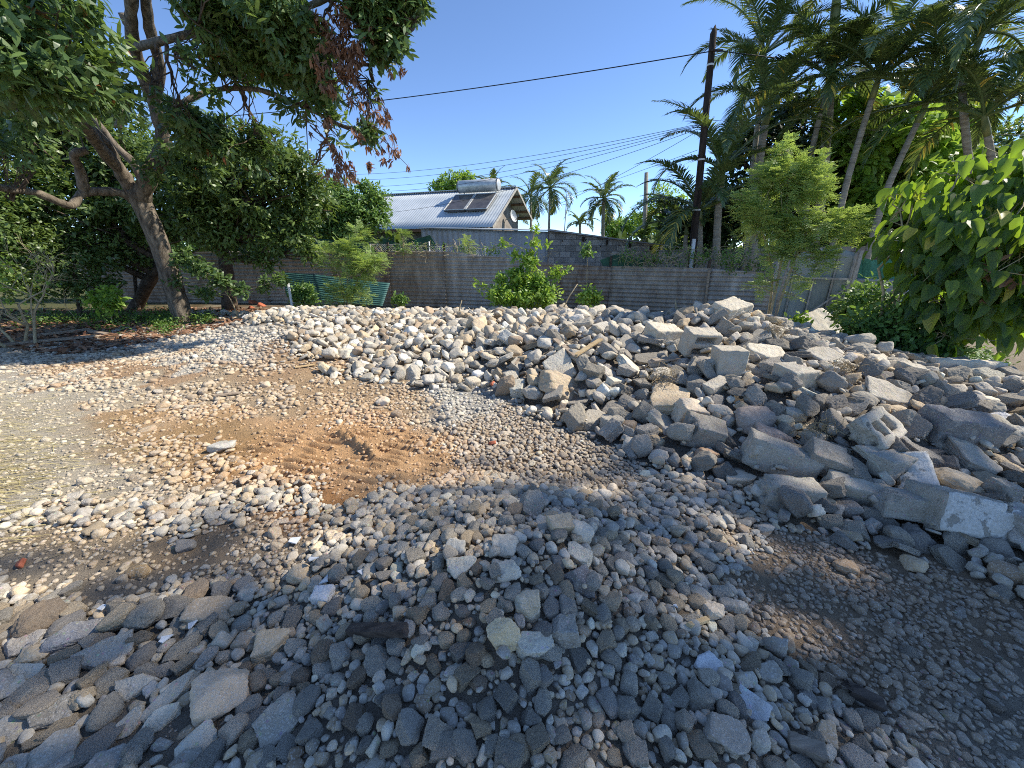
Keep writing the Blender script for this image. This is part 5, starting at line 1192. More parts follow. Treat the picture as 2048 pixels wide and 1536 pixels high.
def palm(label, base, path, r0, r1, L, nf, seed, shaft=.6, ll=.55, lean=0, up=R(78), lowest=R(8), bend=(1.2, 2.0), dead=.03, group='palms beyond the wall', nl=64, w=.04, hang=.42, cat='palm', fruit=False, azr=None):
    rg = np.random.default_rng(seed); T = empty('palm_tree', base, label=label, cat=cat, group=group)
    mb = MB(); q = smooth_path([base] + path, 8); m = len(q)
    mb.tube(q, [(r0 + (r1 - r0) * i / (m - 1)) * (1.06 if i % 2 else .97) for i in range(m)], 12); mb.build('trunk', M['palm_trunk'], T, True)
    top = q[-1]; d = (q[-1] - q[-3]).normalized()
    if shaft: ms = MB(); ms.tube([top - d * .03, top + d * shaft * .35, top + d * shaft * .8, top + d * shaft], [r1 * 1.0, r1 * 1.15, r1 * .85, r1 * .5], 12); ms.build('crownshaft', M['crownshaft'], T, True)
    h = top + d * shaft * .85
    nf = int(nf * 1.05)
    for i in range(nf):
        f = (i + .5) / nf; az = i * 2.39996 + rg.random() * .5
        if azr: az = azr[0] + (azr[1] - azr[0]) * ((i * .618) % 1)
        st = up + (lowest - up) * f + rg.normal() * .08; bd = bend[0] + (bend[1] - bend[0]) * rg.random()
        me = frond_mesh(L * (.82 + .3 * rg.random()), st, az, bd * (.7 + .5 * f), nl, ll, rg, rg.normal() * .1, dead * (3 if f > .8 else .5), hang, w); me.materials.append(M['palm'])
        o = bpy.data.objects.new('frond', me); COL.objects.link(o); o.parent = T; o.location = h - T.location
    if fruit:
        ms = MB()
        for a in range(26): c = top + Vector(rg.normal(size=3) * .13) - d * .1; ms.tube([c - Vector((0, 0, .04)), c, c + Vector((0, 0, .04))], [.02, .05, .02], 6)
        ms.build('fruit_cluster', M['dead'], T, True)
    return T
def palms():
    def P(label, bx, bY, pts, L, nf, seed, **k):
        b = at(bx, 560, bY); b.z = 0; return palm(label, b, [at(*p) for p in pts], k.pop('r0', .085), k.pop('r1', .062), L, nf, seed, **k)
    P('tall palm with smooth pale trunk leaning right, centre of the palm row', 1650, 11.5, [(1668, 480, 11.5), (1690, 380, 11.5), (1718, 280, 11.5), (1745, 195, 11.5)], 2.7, 16, 1, shaft=.5)
    P('palm with curved pale trunk leaning right nearest the big leaved shrub', 1725, 11, [(1745, 475, 11), (1772, 385, 11), (1795, 330, 11), (1835, 245, 11)], 2.9, 16, 2, shaft=.5)
    P('young palm with slender pale trunk right of the utility pole', 1437, 12, [(1433, 490, 12), (1436, 430, 12), (1441, 372, 12)], 2.8, 11, 3, shaft=.5, r0=.11, r1=.085, up=R(80), lowest=R(20))
    P('palm with shaded ringed trunk between the slender palm and the feathery sapling', 1510, 12.5, [(1508, 480, 12.5), (1514, 400, 12.5), (1520, 320, 12.5), (1530, 250, 12.5)], 2.7, 14, 4, shaft=.5, r0=.12, r1=.09)
    P('palm whose trunk rises behind the tip of the feathery sapling', 1600, 12.5, [(1608, 460, 12.5), (1625, 300, 12.5), (1652, 190, 12.5)], 2.6, 14, 5, shaft=.5)
    P('very tall palm with a yellow green crownshaft reaching the top of the frame', 1620, 13, [(1640, 420, 13), (1655, 250, 13), (1665, 100, 13), (1668, 60, 13)], 2.6, 14, 6, shaft=1.0, r0=.13, r1=.1)
    P('tall palm at the frame edge with long arching fronds high above the broad shrub', 1960, 10.5, [(1960, 500, 10.5), (1935, 300, 10.5), (1925, 170, 10.5), (1940, 120, 10.5)], 2.8, 14, 7, shaft=.6)
    P('tall palm with fronds fanning at the top behind the pole', 1490, 13.5, [(1500, 400, 13.5), (1515, 250, 13.5), (1525, 150, 13.5)], 2.9, 13, 8, shaft=.6)
    P('short palm with dark arching fronds left of the utility pole', 1400, 12.2, [(1400, 500, 12.2), (1400, 440, 12.2)], 2.5, 13, 9, shaft=.3, up=R(78), lowest=R(5), bend=(1.5, 2.3))
    P('low dark palm clump in the shade behind the utility pole', 1370, 14, [(1370, 500, 14), (1372, 470, 14)], 2.3, 12, 10, shaft=.3, up=R(70), lowest=R(5))
    P('palm with drooping pale fronds at the frame edge beyond the broad shrub', 2010, 10, [(2000, 450, 10), (1985, 330, 10), (1975, 270, 10)], 2.6, 12, 11, shaft=.5, bend=(1.6, 2.3))
    P('low palm with bright stiff fronds at the wall behind the curved trunk', 1800, 11.8, [(1795, 520, 11.8), (1790, 500, 11.8)], 1.4, 9, 12, shaft=.1, ll=.4, up=R(60), lowest=R(10), bend=(.6, 1.2))
    P('coconut palm with a brown fruit bunch standing alone beyond the block wall', 1206, 30, [(1206, 450, 30), (1208, 402, 30)], 2.2, 18, 13, shaft=.2, r0=.14, r1=.12, ll=.6, up=R(80), lowest=R(-40), bend=(1.0, 1.8), nl=34, w=.07, fruit=True, group='palms far behind the house')
    P('feathery palm directly right of the house gable', 1098, 27, [(1098, 460, 27), (1100, 385, 27)], 2.3, 16, 14, shaft=.3, ll=.6, up=R(85), lowest=R(-40), nl=34, w=.06, group='palms far behind the house')
    P('palm half hidden behind the house gable', 1062, 29, [(1062, 460, 29), (1062, 400, 29)], 2.2, 13, 15, shaft=.3, ll=.6, up=R(80), lowest=R(-40), nl=30, w=.06, group='palms far behind the house')
    P('palm with its frond tips just above the ridge of the tin roof', 985, 36, [(985, 450, 36), (985, 385, 36)], 2.3, 12, 16, shaft=.3, ll=.6, up=R(80), lowest=R(0), nl=30, w=.08, group='palms far behind the house')
    P('stubby palm arching over the block wall right of the antenna mast', 1160, 24, [(1160, 470, 24), (1160, 450, 24)], 1.2, 10, 17, shaft=.1, ll=.35, up=R(70), lowest=R(0), nl=24, w=.05, group='palms far behind the house')
    P('palm seen through the mango leaves far behind the left trees', 360, 22, [(360, 400, 22), (362, 270, 22)], 2.4, 12, 18, shaft=.3, ll=.6, nl=30, w=.06, group='palms far behind the house')
palms()

# a big shade tree standing outside the frame: it casts the dappled shadow over the front heap
def shade_tree():
    k = SUNV / SUNV.z; B = []
    for x, y, z, r in ((-3.6, .5, 7.4, 1.15), (-2.3, .75, 7.2, 1.25), (-1.0, 1.15, 7.4, 1.35), (.3, 1.55, 7.6, 1.35), (1.35, 2.15, 7.3, 1.25), (2.5, 1.8, 7.5, 1.15), (3.5, 1.6, 7.2, .95), (.1, .1, 7, 1.4), (1.9, .4, 7.4, 1.5), (-1.7, -.4, 7.1, 1.3), (3.3, .5, 7.2, 1.3), (-3.2, -.7, 7.3, 1.1), (1.2, -1.2, 7.2, 1.3), (1.9, 2.9, 7.3, .4), (3.4, 3.0, 7.3, .35), (-.3, 2.0, 7.5, .45)):
        y += .12 * (x > -1.5); z = z * 2 - .5; B.append((x + k.x * z, y + k.y * z, z, r, .6))
    base = Vector((17.5, 3.2, 0))
    simple_tree('shade_tree', 'very tall spreading shade tree outside the frame to the right of the rubble', 'tree', base, [Vector((17, 3.2, 6)), Vector((15.6, 3.4, 12.6))], .3, .2, B, 1020, 8, .16, .08, 'oval', M['dark_leaf'], 90, gap=.3, gs=.8, shell=.6)
shade_tree()
# ------------------------------------------------------------------ corrugated sheets
def corrugated(name, a, b, ztop_a, ztop_b, zbot_a, zbot_b, mat, parent, along='h', pitch=.115, amp=.019, lean=0.0, seed=0, bulge=.02, thick=0):
    """upright sheet from a to b (x,y); 'h': waves run level, 'v': ribs run upright"""
    a = np.array(a, float); b = np.array(b, float); L = np.linalg.norm(b - a); d = (b - a) / L; n = np.array([d[1], -d[0]])
    if n[1] > 0: n = -n
    hh = max(ztop_a - zbot_a, ztop_b - zbot_b)
    nu = int(L / .12) + 2 if along == 'h' else int(L / pitch * 6) + 2; nv = int(hh / pitch * 6) + 2 if along == 'h' else int(hh / .15) + 2
    u = np.linspace(0, 1, nu); v = np.linspace(0, 1, nv); U, Vv = np.meshgrid(u, v)
    zb = zbot_a + (zbot_b - zbot_a) * U; zt = ztop_a + (ztop_b - ztop_a) * U; Z = zb + (zt - zb) * Vv
    ph = (Z - zbot_a - (zbot_b - zbot_a) * U * .6) / pitch if along == 'h' else U * L / pitch
    off = amp * np.sin(ph * 2 * np.pi) + bulge * (vnoise(U * L, Z, .7, seed) - .5) * 2 + lean * (Vv - .3)
    X = a[0] + d[0] * U * L + n[0] * off; Y = a[1] + d[1] * U * L + n[1] * off
    i = np.arange((nv - 1) * nu).reshape(nv - 1, nu)[:, :-1].ravel(); F = np.stack([i, i + 1, i + nu + 1, i + nu], 1)
    me = np_mesh(name, np.stack([X.ravel(), Y.ravel(), Z.ravel()], 1), F, True)
    o = link(name, me, parent, [mat]); sm = o.modifiers.new('thickness', 'SOLIDIFY'); sm.thickness = .0015; return o
FX = [(150, 13.6), (330, 13.4), (520, 13.1), (660, 12.8), (775, 12.5), (888, 12.2), (1060, 11.6), (1222, 11.0), (1420, 10.3), (1560, 9.7)]
FT = [508, 505, 504, 503, 502, 505, 520, 532, 539, 548]
def fence():
    p0 = at(150, 560, 13.6); T = empty('corrugated_fence', (p0.x, p0.y, 0), label='long low fence of weathered corrugated sheets laid sideways behind the rubble', cat='fence')
    pts = [at(x, t, Y) for (x, Y), t in zip(FX, FT)]
    for i in range(len(pts) - 1):
        a, b = pts[i], pts[i + 1]; st = Vector((0, -.012 * (i % 2), 0)); e = (b - a).normalized() * .03
        corrugated('sheet', (a.x, a.y + st.y), (b.x + e.x, b.y + st.y), a.z + .03 * ((i * 7) % 3 - 1), b.z + .03 * ((i * 5) % 3 - 1), -.1, -.1 - .03 * (i % 2), (M['fence'], M['fence_rust'], M['fence_pale'])[(i * 2 + 1) % 3], T, seed=i, bulge=.035)
        pm = MB(); pm.box((b.x, b.y + .08, (b.z) / 2 + .1), .06, .06, b.z + .3); pm.build('fence_post', M['darkwood'], T)
    # a short strap of wood nailed on
    s = MB(); s.bar(at(1418, 540, 10.22), at(1410, 610, 10.22), .05, .03); s.build('batten', M['wood'], T)
    # wire mesh above with dry creeper
    mesh = MB(); W = [(740, 12.75), (800, 12.5), (858, 12.35), (915, 12.2), (970, 12.0), (1020, 11.85)]; wt = [488, 489, 492, 494, 497, 500]
    m0 = at(740, 500, 12.75); Tm = empty('wire_mesh_fence', (m0.x, m0.y, 0), label='rusty chicken wire strip with white posts above the corrugated sheets', cat='fence')
    for i, ((x, Y), t) in enumerate(zip(W, wt)):
        p = at(x, t - (9 if i == 2 else 0), Y + .12); q = MB(); q.tube([(p.x, p.y, 0), p], .02 if i == 2 else .012, 6); q.build('mesh_post', M['pvc'], Tm, True)
    wm = MB()
    for i in range(len(W) - 1):
        a, b = at(W[i][0], wt[i], W[i][1] + .12), at(W[i + 1][0], wt[i + 1], W[i + 1][1] + .12); L = (b - a).length; h = .3; k = int(L / .06)
        wm.tube([a, b], .004, 4)
        for j in range(-5, k):
            f0 = j / k; f1 = f0 + h / L
            for s in (0, 1):
                g0, g1 = (f0, f1) if s == 0 else (f1, f0)
                if min(g0, g1) < 0 or max(g0, g1) > 1: continue
                wm.tube([a.lerp(b, g0), a.lerp(b, g1) - Vector((0, 0, h))], .0018, 3, False)
    wm.build('wire_mesh', M['pvc'], Tm)
fence()
def netting():
    # green tarp stretched behind the fence and left
    for lab, pts, m in (('dark green tarp draped behind the wire mesh beside the house', [(765, 476, 13.4), (800, 488, 13.4), (860, 470, 13.4), (872, 490, 13.4), (868, 500, 13.4), (765, 500, 13.4)], 'tarp'),
                        ('long dark green cloth stretched over the fence behind the dark mango', [(470, 476, 13.6), (560, 480, 13.6), (650, 478, 13.5), (735, 486, 13.3), (735, 506, 13.3), (470, 506, 13.6)], 'tarp'),
                        ('green net scrap sagging on the fence top before the block wall', [(1200, 520, 11.1), (1235, 507, 11.1), (1290, 520, 11.0), (1285, 532, 11.0), (1205, 532, 11.1)], 'tarp')):
        b = bpy.data.meshes.new('tarp'); P = [at(*p) for p in pts]; bm = bmesh.new(); vs = [bm.verts.new(p) for p in P]; bm.faces.new(vs); bmesh.ops.triangulate(bm, faces=bm.faces[:]); bmesh.ops.subdivide_edges(bm, edges=bm.edges[:], cuts=4, use_grid_fill=True)
        for v in bm.verts: v.co.y += .06 * noise.noise(v.co * 3); 
        bm.to_mesh(b); bm.free(); o = link('tarp', b, None, [M[m]]); o.modifiers.new('thickness', 'SOLIDIFY').thickness = .004; tag(o, lab, 'tarp')
netting()
# ------------------------------------------------------------------ loose turquoise sheets
def loose_sheet(quadpix, label):
    (ax, ay, aY), (bx, by, bY), (cx, cy, cY), (dx, dy, dY) = quadpix; A, B, C, D = at(ax, ay, aY), at(bx, by, bY), at(cx, cy, cY), at(dx, dy, dY)
    nu, nv = 20, 74; V = []
    nrm = (B - A).cross(D - A).normalized()
    for j in range(nv):
        for i in range(nu):
            u, v = i / (nu - 1), j / (nv - 1); p = A.lerp(B, u).lerp(D.lerp(C, u), v); V.append(p + nrm * (.009 * math.sin(v * 2 * math.pi * 12) + .02 * math.sin(u * 3)))
    i = np.arange((nv - 1) * nu).reshape(nv - 1, nu)[:, :-1].ravel(); F = np.stack([i, i + 1, i + nu + 1, i + nu], 1)
    o = link('corrugated_sheet', np_mesh('corrugated_sheet', [tuple(v) for v in V], F, True), None, [M['teal']]); o.modifiers.new('thickness', 'SOLIDIFY').thickness = .0015; tag(o, label, 'metal sheet', 'loose turquoise sheets')
loose_sheet([(565, 544, 11.3), (650, 550, 11.2), (655, 600, 10.9), (572, 590, 11.0)], 'turquoise corrugated sheet leaning on the fence behind the small round bush')
loose_sheet([(625, 548, 11.1), (780, 566, 10.9), (765, 612, 10.4), (640, 600, 10.6)], 'wider turquoise corrugated sheet sagging behind the bushy feathery sapling')
# ------------------------------------------------------------------ gate
def gate():
    p = at(1560, 560, 9.5); T = empty('metal_gate', (p.x, p.y, 0), label='wide grey sheet metal gate with a diagonal brace and rusty frame', cat='gate')
    xs = [(1556, 9.6, 512), (1596, 9.35, 503), (1640, 9.1, 497), (1680, 8.95, 497), (1712, 8.75, 506)]
    for i in range(4):
        (x0, Y0, t0), (x1, Y1, t1) = xs[i], xs[i + 1]; a, b = at(x0, t0, Y0), at(x1, t1, Y1)
        corrugated('gate_panel', (a.x, a.y), (b.x, b.y), a.z, b.z, 0, 0, M['gate'], T, 'v', .35, .004, seed=20 + i, bulge=.015)
        r = MB(); r.bar((b.x, b.y - .03, 0), (b.x, b.y - .03, b.z), .03, .02); r.build('panel_rib', M['gateframe'], T)
    f = MB(); A, B = at(1560, 592, 9.5), at(1702, 592, 8.8)
    a0, b0 = at(1556, 512, 9.55), at(1716, 506, 8.7); a0.y -= .06; b0.y -= .06
    rail = lambda z: ((a0.x, a0.y, z), (b0.x, b0.y, z))
    f.bar(*rail(at(1640, 556, 9.05).z), .05, .04); f.bar(*rail(.15), .05, .04); f.bar((a0.x, a0.y, 0), (a0.x, a0.y, a0.z), .05, .05); f.bar((b0.x, b0.y, 0), (b0.x, b0.y, b0.z + .05), .07, .07); f.build('gate_frame', M['gateframe'], T)
    g = MB(); p0, p1 = at(1605, 632, 9.1), at(1702, 566, 8.72); p0.y -= .06; p1.y -= .06; g.bar(p0, p1, .045, .03); g.build('brace', M['gateframe'], T)
    h = MB(); q = at(1684, 618, 8.7); h.box(q, .12, .05, .05); h.tube([q + Vector((-.05, -.03, .03)), q + Vector((.08, -.03, .03))], .012, 8); h.build('latch', M['white'], T)
    # upright sheets to the right of the gate
    c = at(1712, 508, 8.7); e = at(1840, 516, 8.1); T2 = empty('upright_tin_fence', (c.x, c.y, 0), label='blue grey corrugated sheets right of the gate with green net on top', cat='fence')
    corrugated('sheet', (c.x + .04, c.y), (e.x, e.y), at(1712, 556, 8.7).z, at(1840, 560, 8.1).z, -.05, -.05, M['ribwall'], T2, 'h', .1, .016, seed=31)
    nm = MB(); z = []
    k = 14
    for i in range(k):
        u0, u1 = i / k, (i + 1) / k; f = lambda u, t: at(1715 + (1840 - 1715) * u, (512 + 8 * math.sin(u * 5)) if t else 558, 8.68 - .6 * u + .03 * math.sin(u * 21))
        nm.quad(f(u0, 0), f(u1, 0), f(u1, 1), f(u0, 1))
    nm.build('green_net', M['net'], T2, True)
    ms = MB(); 
    pp = at(1715, 505, 8.66); ms.box((pp.x, pp.y, pp.z / 2), .05, .05, pp.z); ms.build('fence_post', M['gateframe'], T2)
gate()
# ------------------------------------------------------------------ walls behind
def uv_wall(name, a, b, za0, za1, zb0, zb1, th, mat, parent=None):
    """masonry wall slab from a to b with its own metre uv; za0/za1 = bottom/top at a"""
    a, b = Vector((a[0], a[1], 0)), Vector((b[0], b[1], 0)); L = (b - a).length; d = (b - a) / L; n = Vector((-d.y, d.x, 0))
    if n.y < 0: n = -n
    P = [a + Vector((0, 0, za0)), b + Vector((0, 0, zb0)), b + Vector((0, 0, zb1)), a + Vector((0, 0, za1))]; Q = [p + n * th for p in P]
    me = bpy.data.meshes.new(name); me.from_pydata([tuple(v) for v in P + Q], [], [(0, 1, 2, 3), (5, 4, 7, 6), (3, 2, 6, 7), (1, 5, 6, 2), (4, 0, 3, 7), (4, 5, 1, 0)])
    uvl = me.uv_layers.new(name='UVMap'); co = [(0, za0), (L, zb0), (L, zb1), (0, za1)] + [(0 + th, za0), (L + th, zb0), (L + th, zb1), (th, za1)]
    for pl in me.polygons:
        for li in pl.loop_indices:
            v = me.loops[li].vertex_index; uvl.data[li].uv = co[v] if pl.index != 2 else (co[v][0], (0 if v < 4 else th))
    return link(name, me, parent, [mat])
def walls():
    A, B = at(1100, 462, 15.2), at(1312, 490, 16.2)
    T = empty('block_outbuilding', (A.x, A.y, 0), label='low outbuilding of raw concrete blocks with a thin sloping roof beside the grey shed', cat='outbuilding')
    uv_wall('wall', (A.x, A.y), (B.x, B.y), -.1, A.z, -.1, B.z, .2, M['blockwall'], T)
    r = MB(); up = Vector((0, 0, .05)); bk = Vector((.3, 1.8, .0)); e = (B - A).normalized() * .45
    r.hexa([A - Vector((.1, .12, -.02)), B + e - Vector((0, .12, -.0)), B + e + bk, A + bk, A - Vector((.1, .12, -.02)) + up, B + e - Vector((0, .12, 0)) + up, B + e + bk + up, A + bk + up]); r.build('roof', M['render'], T)
    g = MB(); g.bar(A + Vector((-.1, -.16, .02)), at(1380, 497, 15.8) + Vector((0, -.1, 0)), .05, .03); g.build('roof_edge', M['ribwall'], T)
    for px, f in ((1166, .3), (1211, .52), (1257, .74), (1303, .95)):
        p = A.lerp(B, f); q = MB(); q.box((p.x, p.y - .02, p.z - .14), .09, .05, .16); q.build('notch', M['pole'], T)
    for px, py in ((1123, 482), (1168, 481), (1235, 491), (1198, 493)):
        f = (px - 1100) / 212; p = A.lerp(B, f); z = at(px, py, p.y).z; q = MB(); q.tube([(p.x, p.y - .004, z), (p.x, p.y + .01, z)], .035, 10); q.build('pipe_hole', M['pole'], T)
    cp = MB(); cp.box((B.x + .1, B.y - .03, B.z / 2), .25, .25, B.z - .05); cp.build('corner_pillar', M['render'], T)
    a, b = at(1318, 500, 14.6), at(1800, 491, 12.2)
    w1 = uv_wall('block_wall', (a.x, a.y), (b.x, b.y), -.1, a.z, -.1, b.z, .18, M['blockwall']); tag(w1, 'long grey block wall running behind the fence to the gate', 'wall')
    # grey ribbed shed
    C, D = at(842, 457, 15.6), at(1097, 463, 15.4); Ts = empty('metal_shed', (C.x, C.y, 0), label='low grey shed clad in upright ribbed sheets in front of the house', cat='shed')
    corrugated('wall', (C.x, C.y), (D.x, D.y), C.z, D.z, -.05, -.05, M['ribwall'], Ts, 'v', .2, .014, seed=40, bulge=.005)
    s = MB(); s.quad((C.x, C.y, 0), (C.x + .4, C.y + 2.6, 0), (C.x + .4, C.y + 2.6, C.z + .1), (C.x, C.y, C.z)); s.quad((D.x, D.y, 0), (D.x + .4, D.y + 2.6, 0), (D.x + .4, D.y + 2.6, D.z + .1), (D.x, D.y, D.z)); s.build('side_wall', M['ribwall'], Ts)
    c2, d2 = C + Vector((.3, 3.0, .14)), D + Vector((.6, 3.0, .2)); r = MB(); up = Vector((0, 0, .03)); f0, f1 = C + Vector((-.08, -.15, .01)), D + Vector((.25, -.15, .01))
    r.hexa([f0, f1, d2, c2, f0 + up, f1 + up, d2 + up, c2 + up]); r.build('roof', M['roof'], Ts)
    e = MB(); e.box((D.x + .05, D.y - .03, D.z / 2), .1, .08, D.z - .05); e.build('corner_post', M['darkwood'], Ts)
walls()
# ------------------------------------------------------------------ house
def house():
    U = Vector((-.94, .34, 0)).normalized(); Vv = Vector((.34, .94, 0)).normalized()
    Rg = at(1033, 375, 22.0); T = empty('house', (Rg.x, Rg.y, 0), label='house with a pale corrugated tin roof and solar heater behind the shed', cat='house')
    Wp = lambda u, v, z: Vector((Rg.x, Rg.y, 0)) + U * u + Vv * v + Vector((0, 0, z))
    zr = Rg.z; fe = at(984, 454, 18.9); be = at(1061, 440, 24.7); vf = -(Rg - fe).dot(Vv); vb = (be - Rg).dot(Vv); zf, zb = fe.z, be.z; Lh = 11.0
    def slope(name, v1, z1, seed):
        nu, nv = int(Lh / .15 * 6), 6; V = []
        for j in range(nv):
            t = j / (nv - 1)
            for i in range(nu):
                u = Lh * i / (nu - 1); p = Wp(u, v1 * t, zr + (z1 - zr) * t + -.009 * math.sin(u / .15 * 2 * math.pi)); V.append(tuple(p))
        i = np.arange((nv - 1) * nu).reshape(nv - 1, nu)[:, :-1].ravel(); F = np.stack([i, i + 1, i + nu + 1, i + nu], 1)
        o = link(name, np_mesh(name, V, F, True), T, [M['roof']]); o.modifiers.new('thickness', 'SOLIDIFY').thickness = .003; return o
    slope('roof', vf, zf, 1); slope('roof', vb, zb, 2)
    cap = MB(); cap.bar(Wp(-.02, 0, zr + .03), Wp(Lh, 0, zr + .03), .22, .03); cap.build('ridge_cap', M['roof'], T)
    g0 = .75; kf = lambda v: zr + (zf - zr) * (v / vf) if v < 0 else zr + (zb - zr) * (v / vb)
    v0, v1 = vf * .82, vb * .86
    w = MB(); w.poly([Wp(g0, v0, 0), Wp(g0, v1, 0), Wp(g0, v1, kf(v1) - .06), Wp(g0, 0, zr - .06), Wp(g0, v0, kf(v0) - .06)])
    w.quad(Wp(g0, v0, 0), Wp(Lh, v0, 0), Wp(Lh, v0, kf(v0) - .06), Wp(g0, v0, kf(v0) - .06)); w.build('wall', M['render'], T)
    for f in (0.0, .22, .45, .68, .9):
        for sv in (vf, vb):
            v = sv * f; r = MB(); r.bar(Wp(0.02, v, kf(v if v else -.001) - .07), Wp(g0 + .02, v, kf(v if v else -.001) - .07), .07, .1); r.build('rafter', M['rafter'], T)
    for sv, z1 in ((vf, zf), (vb, zb)):
        b = MB(); b.bar(Wp(-.02, 0, zr - .03), Wp(-.02, sv, z1 - .03), .03, .12); b.build('barge_board', M['gateframe'], T)
    # dark recess under the front eave with a doorway and a white pillar
    q = MB(); q.box(Wp(2.3, vf + .25, 1.2), .22, .22, 2.4); q.build('pillar', M['white'], T)
    d = MB(); d.bar(Wp(2.7, vf * .8, 2.1), Wp(6.4, vf * .8, 2.1), .03, .9); d.build('shutter', M['darkroom'], T)
    ev = MB(); ev.bar(Wp(0, vf + .05, zf - .08), Wp(Lh, vf + .05, zf - .08), .05, .12); ev.build('eave_board', M['darkroom'], T)
    # window, dish, cable on the gable
    wi = MB(); wi.box(Wp(g0 - .03, -1.5, zr - 1.75), .12, .45, .5); wi.build('window', M['pole'], T)
    # solar heater (bolted to the roof: a thing of its own)
    nrm = (Wp(0, vf, zf) - Wp(0, 0, zr)).cross(U).normalized(); nrm = nrm if nrm.z > 0 else -nrm
    S0 = Wp(1.4, vf * .3, kf(vf * .3)); Th = empty('solar_water_heater', S0, label='solar water heater with a pale tank above two dark collectors on the tin roof', cat='solar heater')
    for u in (.75, 1.95):
        c = MB(); P = [(u, -.75), (u + 1.12, -.75), (u + 1.12, vf * .64), (u, vf * .64)]
        lo = [Wp(a, b, kf(b)) + nrm * .08 for a, b in P]; hi = [p + nrm * .1 for p in lo]; c.hexa(lo + hi); k = c.build('collector', M['collector'], Th)
        fr = MB()
        for i in range(4): fr.bar(hi[i] + nrm * .005, hi[(i + 1) % 4] + nrm * .005, .05, .03)
        fr.build('collector_frame', M['tank'], k)
    tk = MB(); a, b = Wp(.7, -.42, kf(-.42)) + nrm * .4, Wp(3.0, -.42, kf(-.42)) + nrm * .4; dd = (b - a).normalized()
    tk.tube([a, a + dd * .05, b - dd * .05, b], [.24, .3, .3, .24], 24); t_ = tk.build('tank', M['tank'], Th, True)
    for e in (a + dd * .03, b - dd * .08): s = MB(); s.tube([e, e + dd * .04], .31, 24); s.build('tank_band', M['collector'], t_)
    st = MB(); [st.bar(Wp(u, -.42, kf(-.42)), Wp(u, -.42, kf(-.42)) + nrm * .2, .05) for u in (.95, 2.75)]; st.build('stand', M['tank'], Th)
    dish = MB(); c = Wp(g0 - .35, .35, zr - 1.35); ax = Vector((.75, -.6, .25)).normalized(); s1 = ax.cross(Vector((0, 0, 1))).normalized(); s2 = s1.cross(ax)
    Td = empty('satellite_dish', c, label='white satellite dish on the gable wall of the house', cat='dish'); n0 = 0; rings = []
    for j in range(5):
        rr = .32 * j / 4; rings.append([c + (s1 * math.cos(t * .3927) * rr * .8 + s2 * math.sin(t * .3927) * rr) + ax * (.16 * (j / 4) ** 2) for t in range(16)])
    for j in range(4):
        for t in range(16): dish.quad(rings[j][t], rings[j][(t + 1) % 16], rings[j + 1][(t + 1) % 16], rings[j + 1][t])
    dish.build('reflector', M['white'], Td, True); ar = MB(); ar.tube([c, Wp(g0, .35, zr - 1.5)], .025, 6); ar.tube([c + s2 * -.35, c + ax * .45 - s2 * .1], .014, 6); ar.box(c + ax * .45 - s2 * .08, .07, .07, .1); ar.build('mount', M['ribwall'], Td)
house()
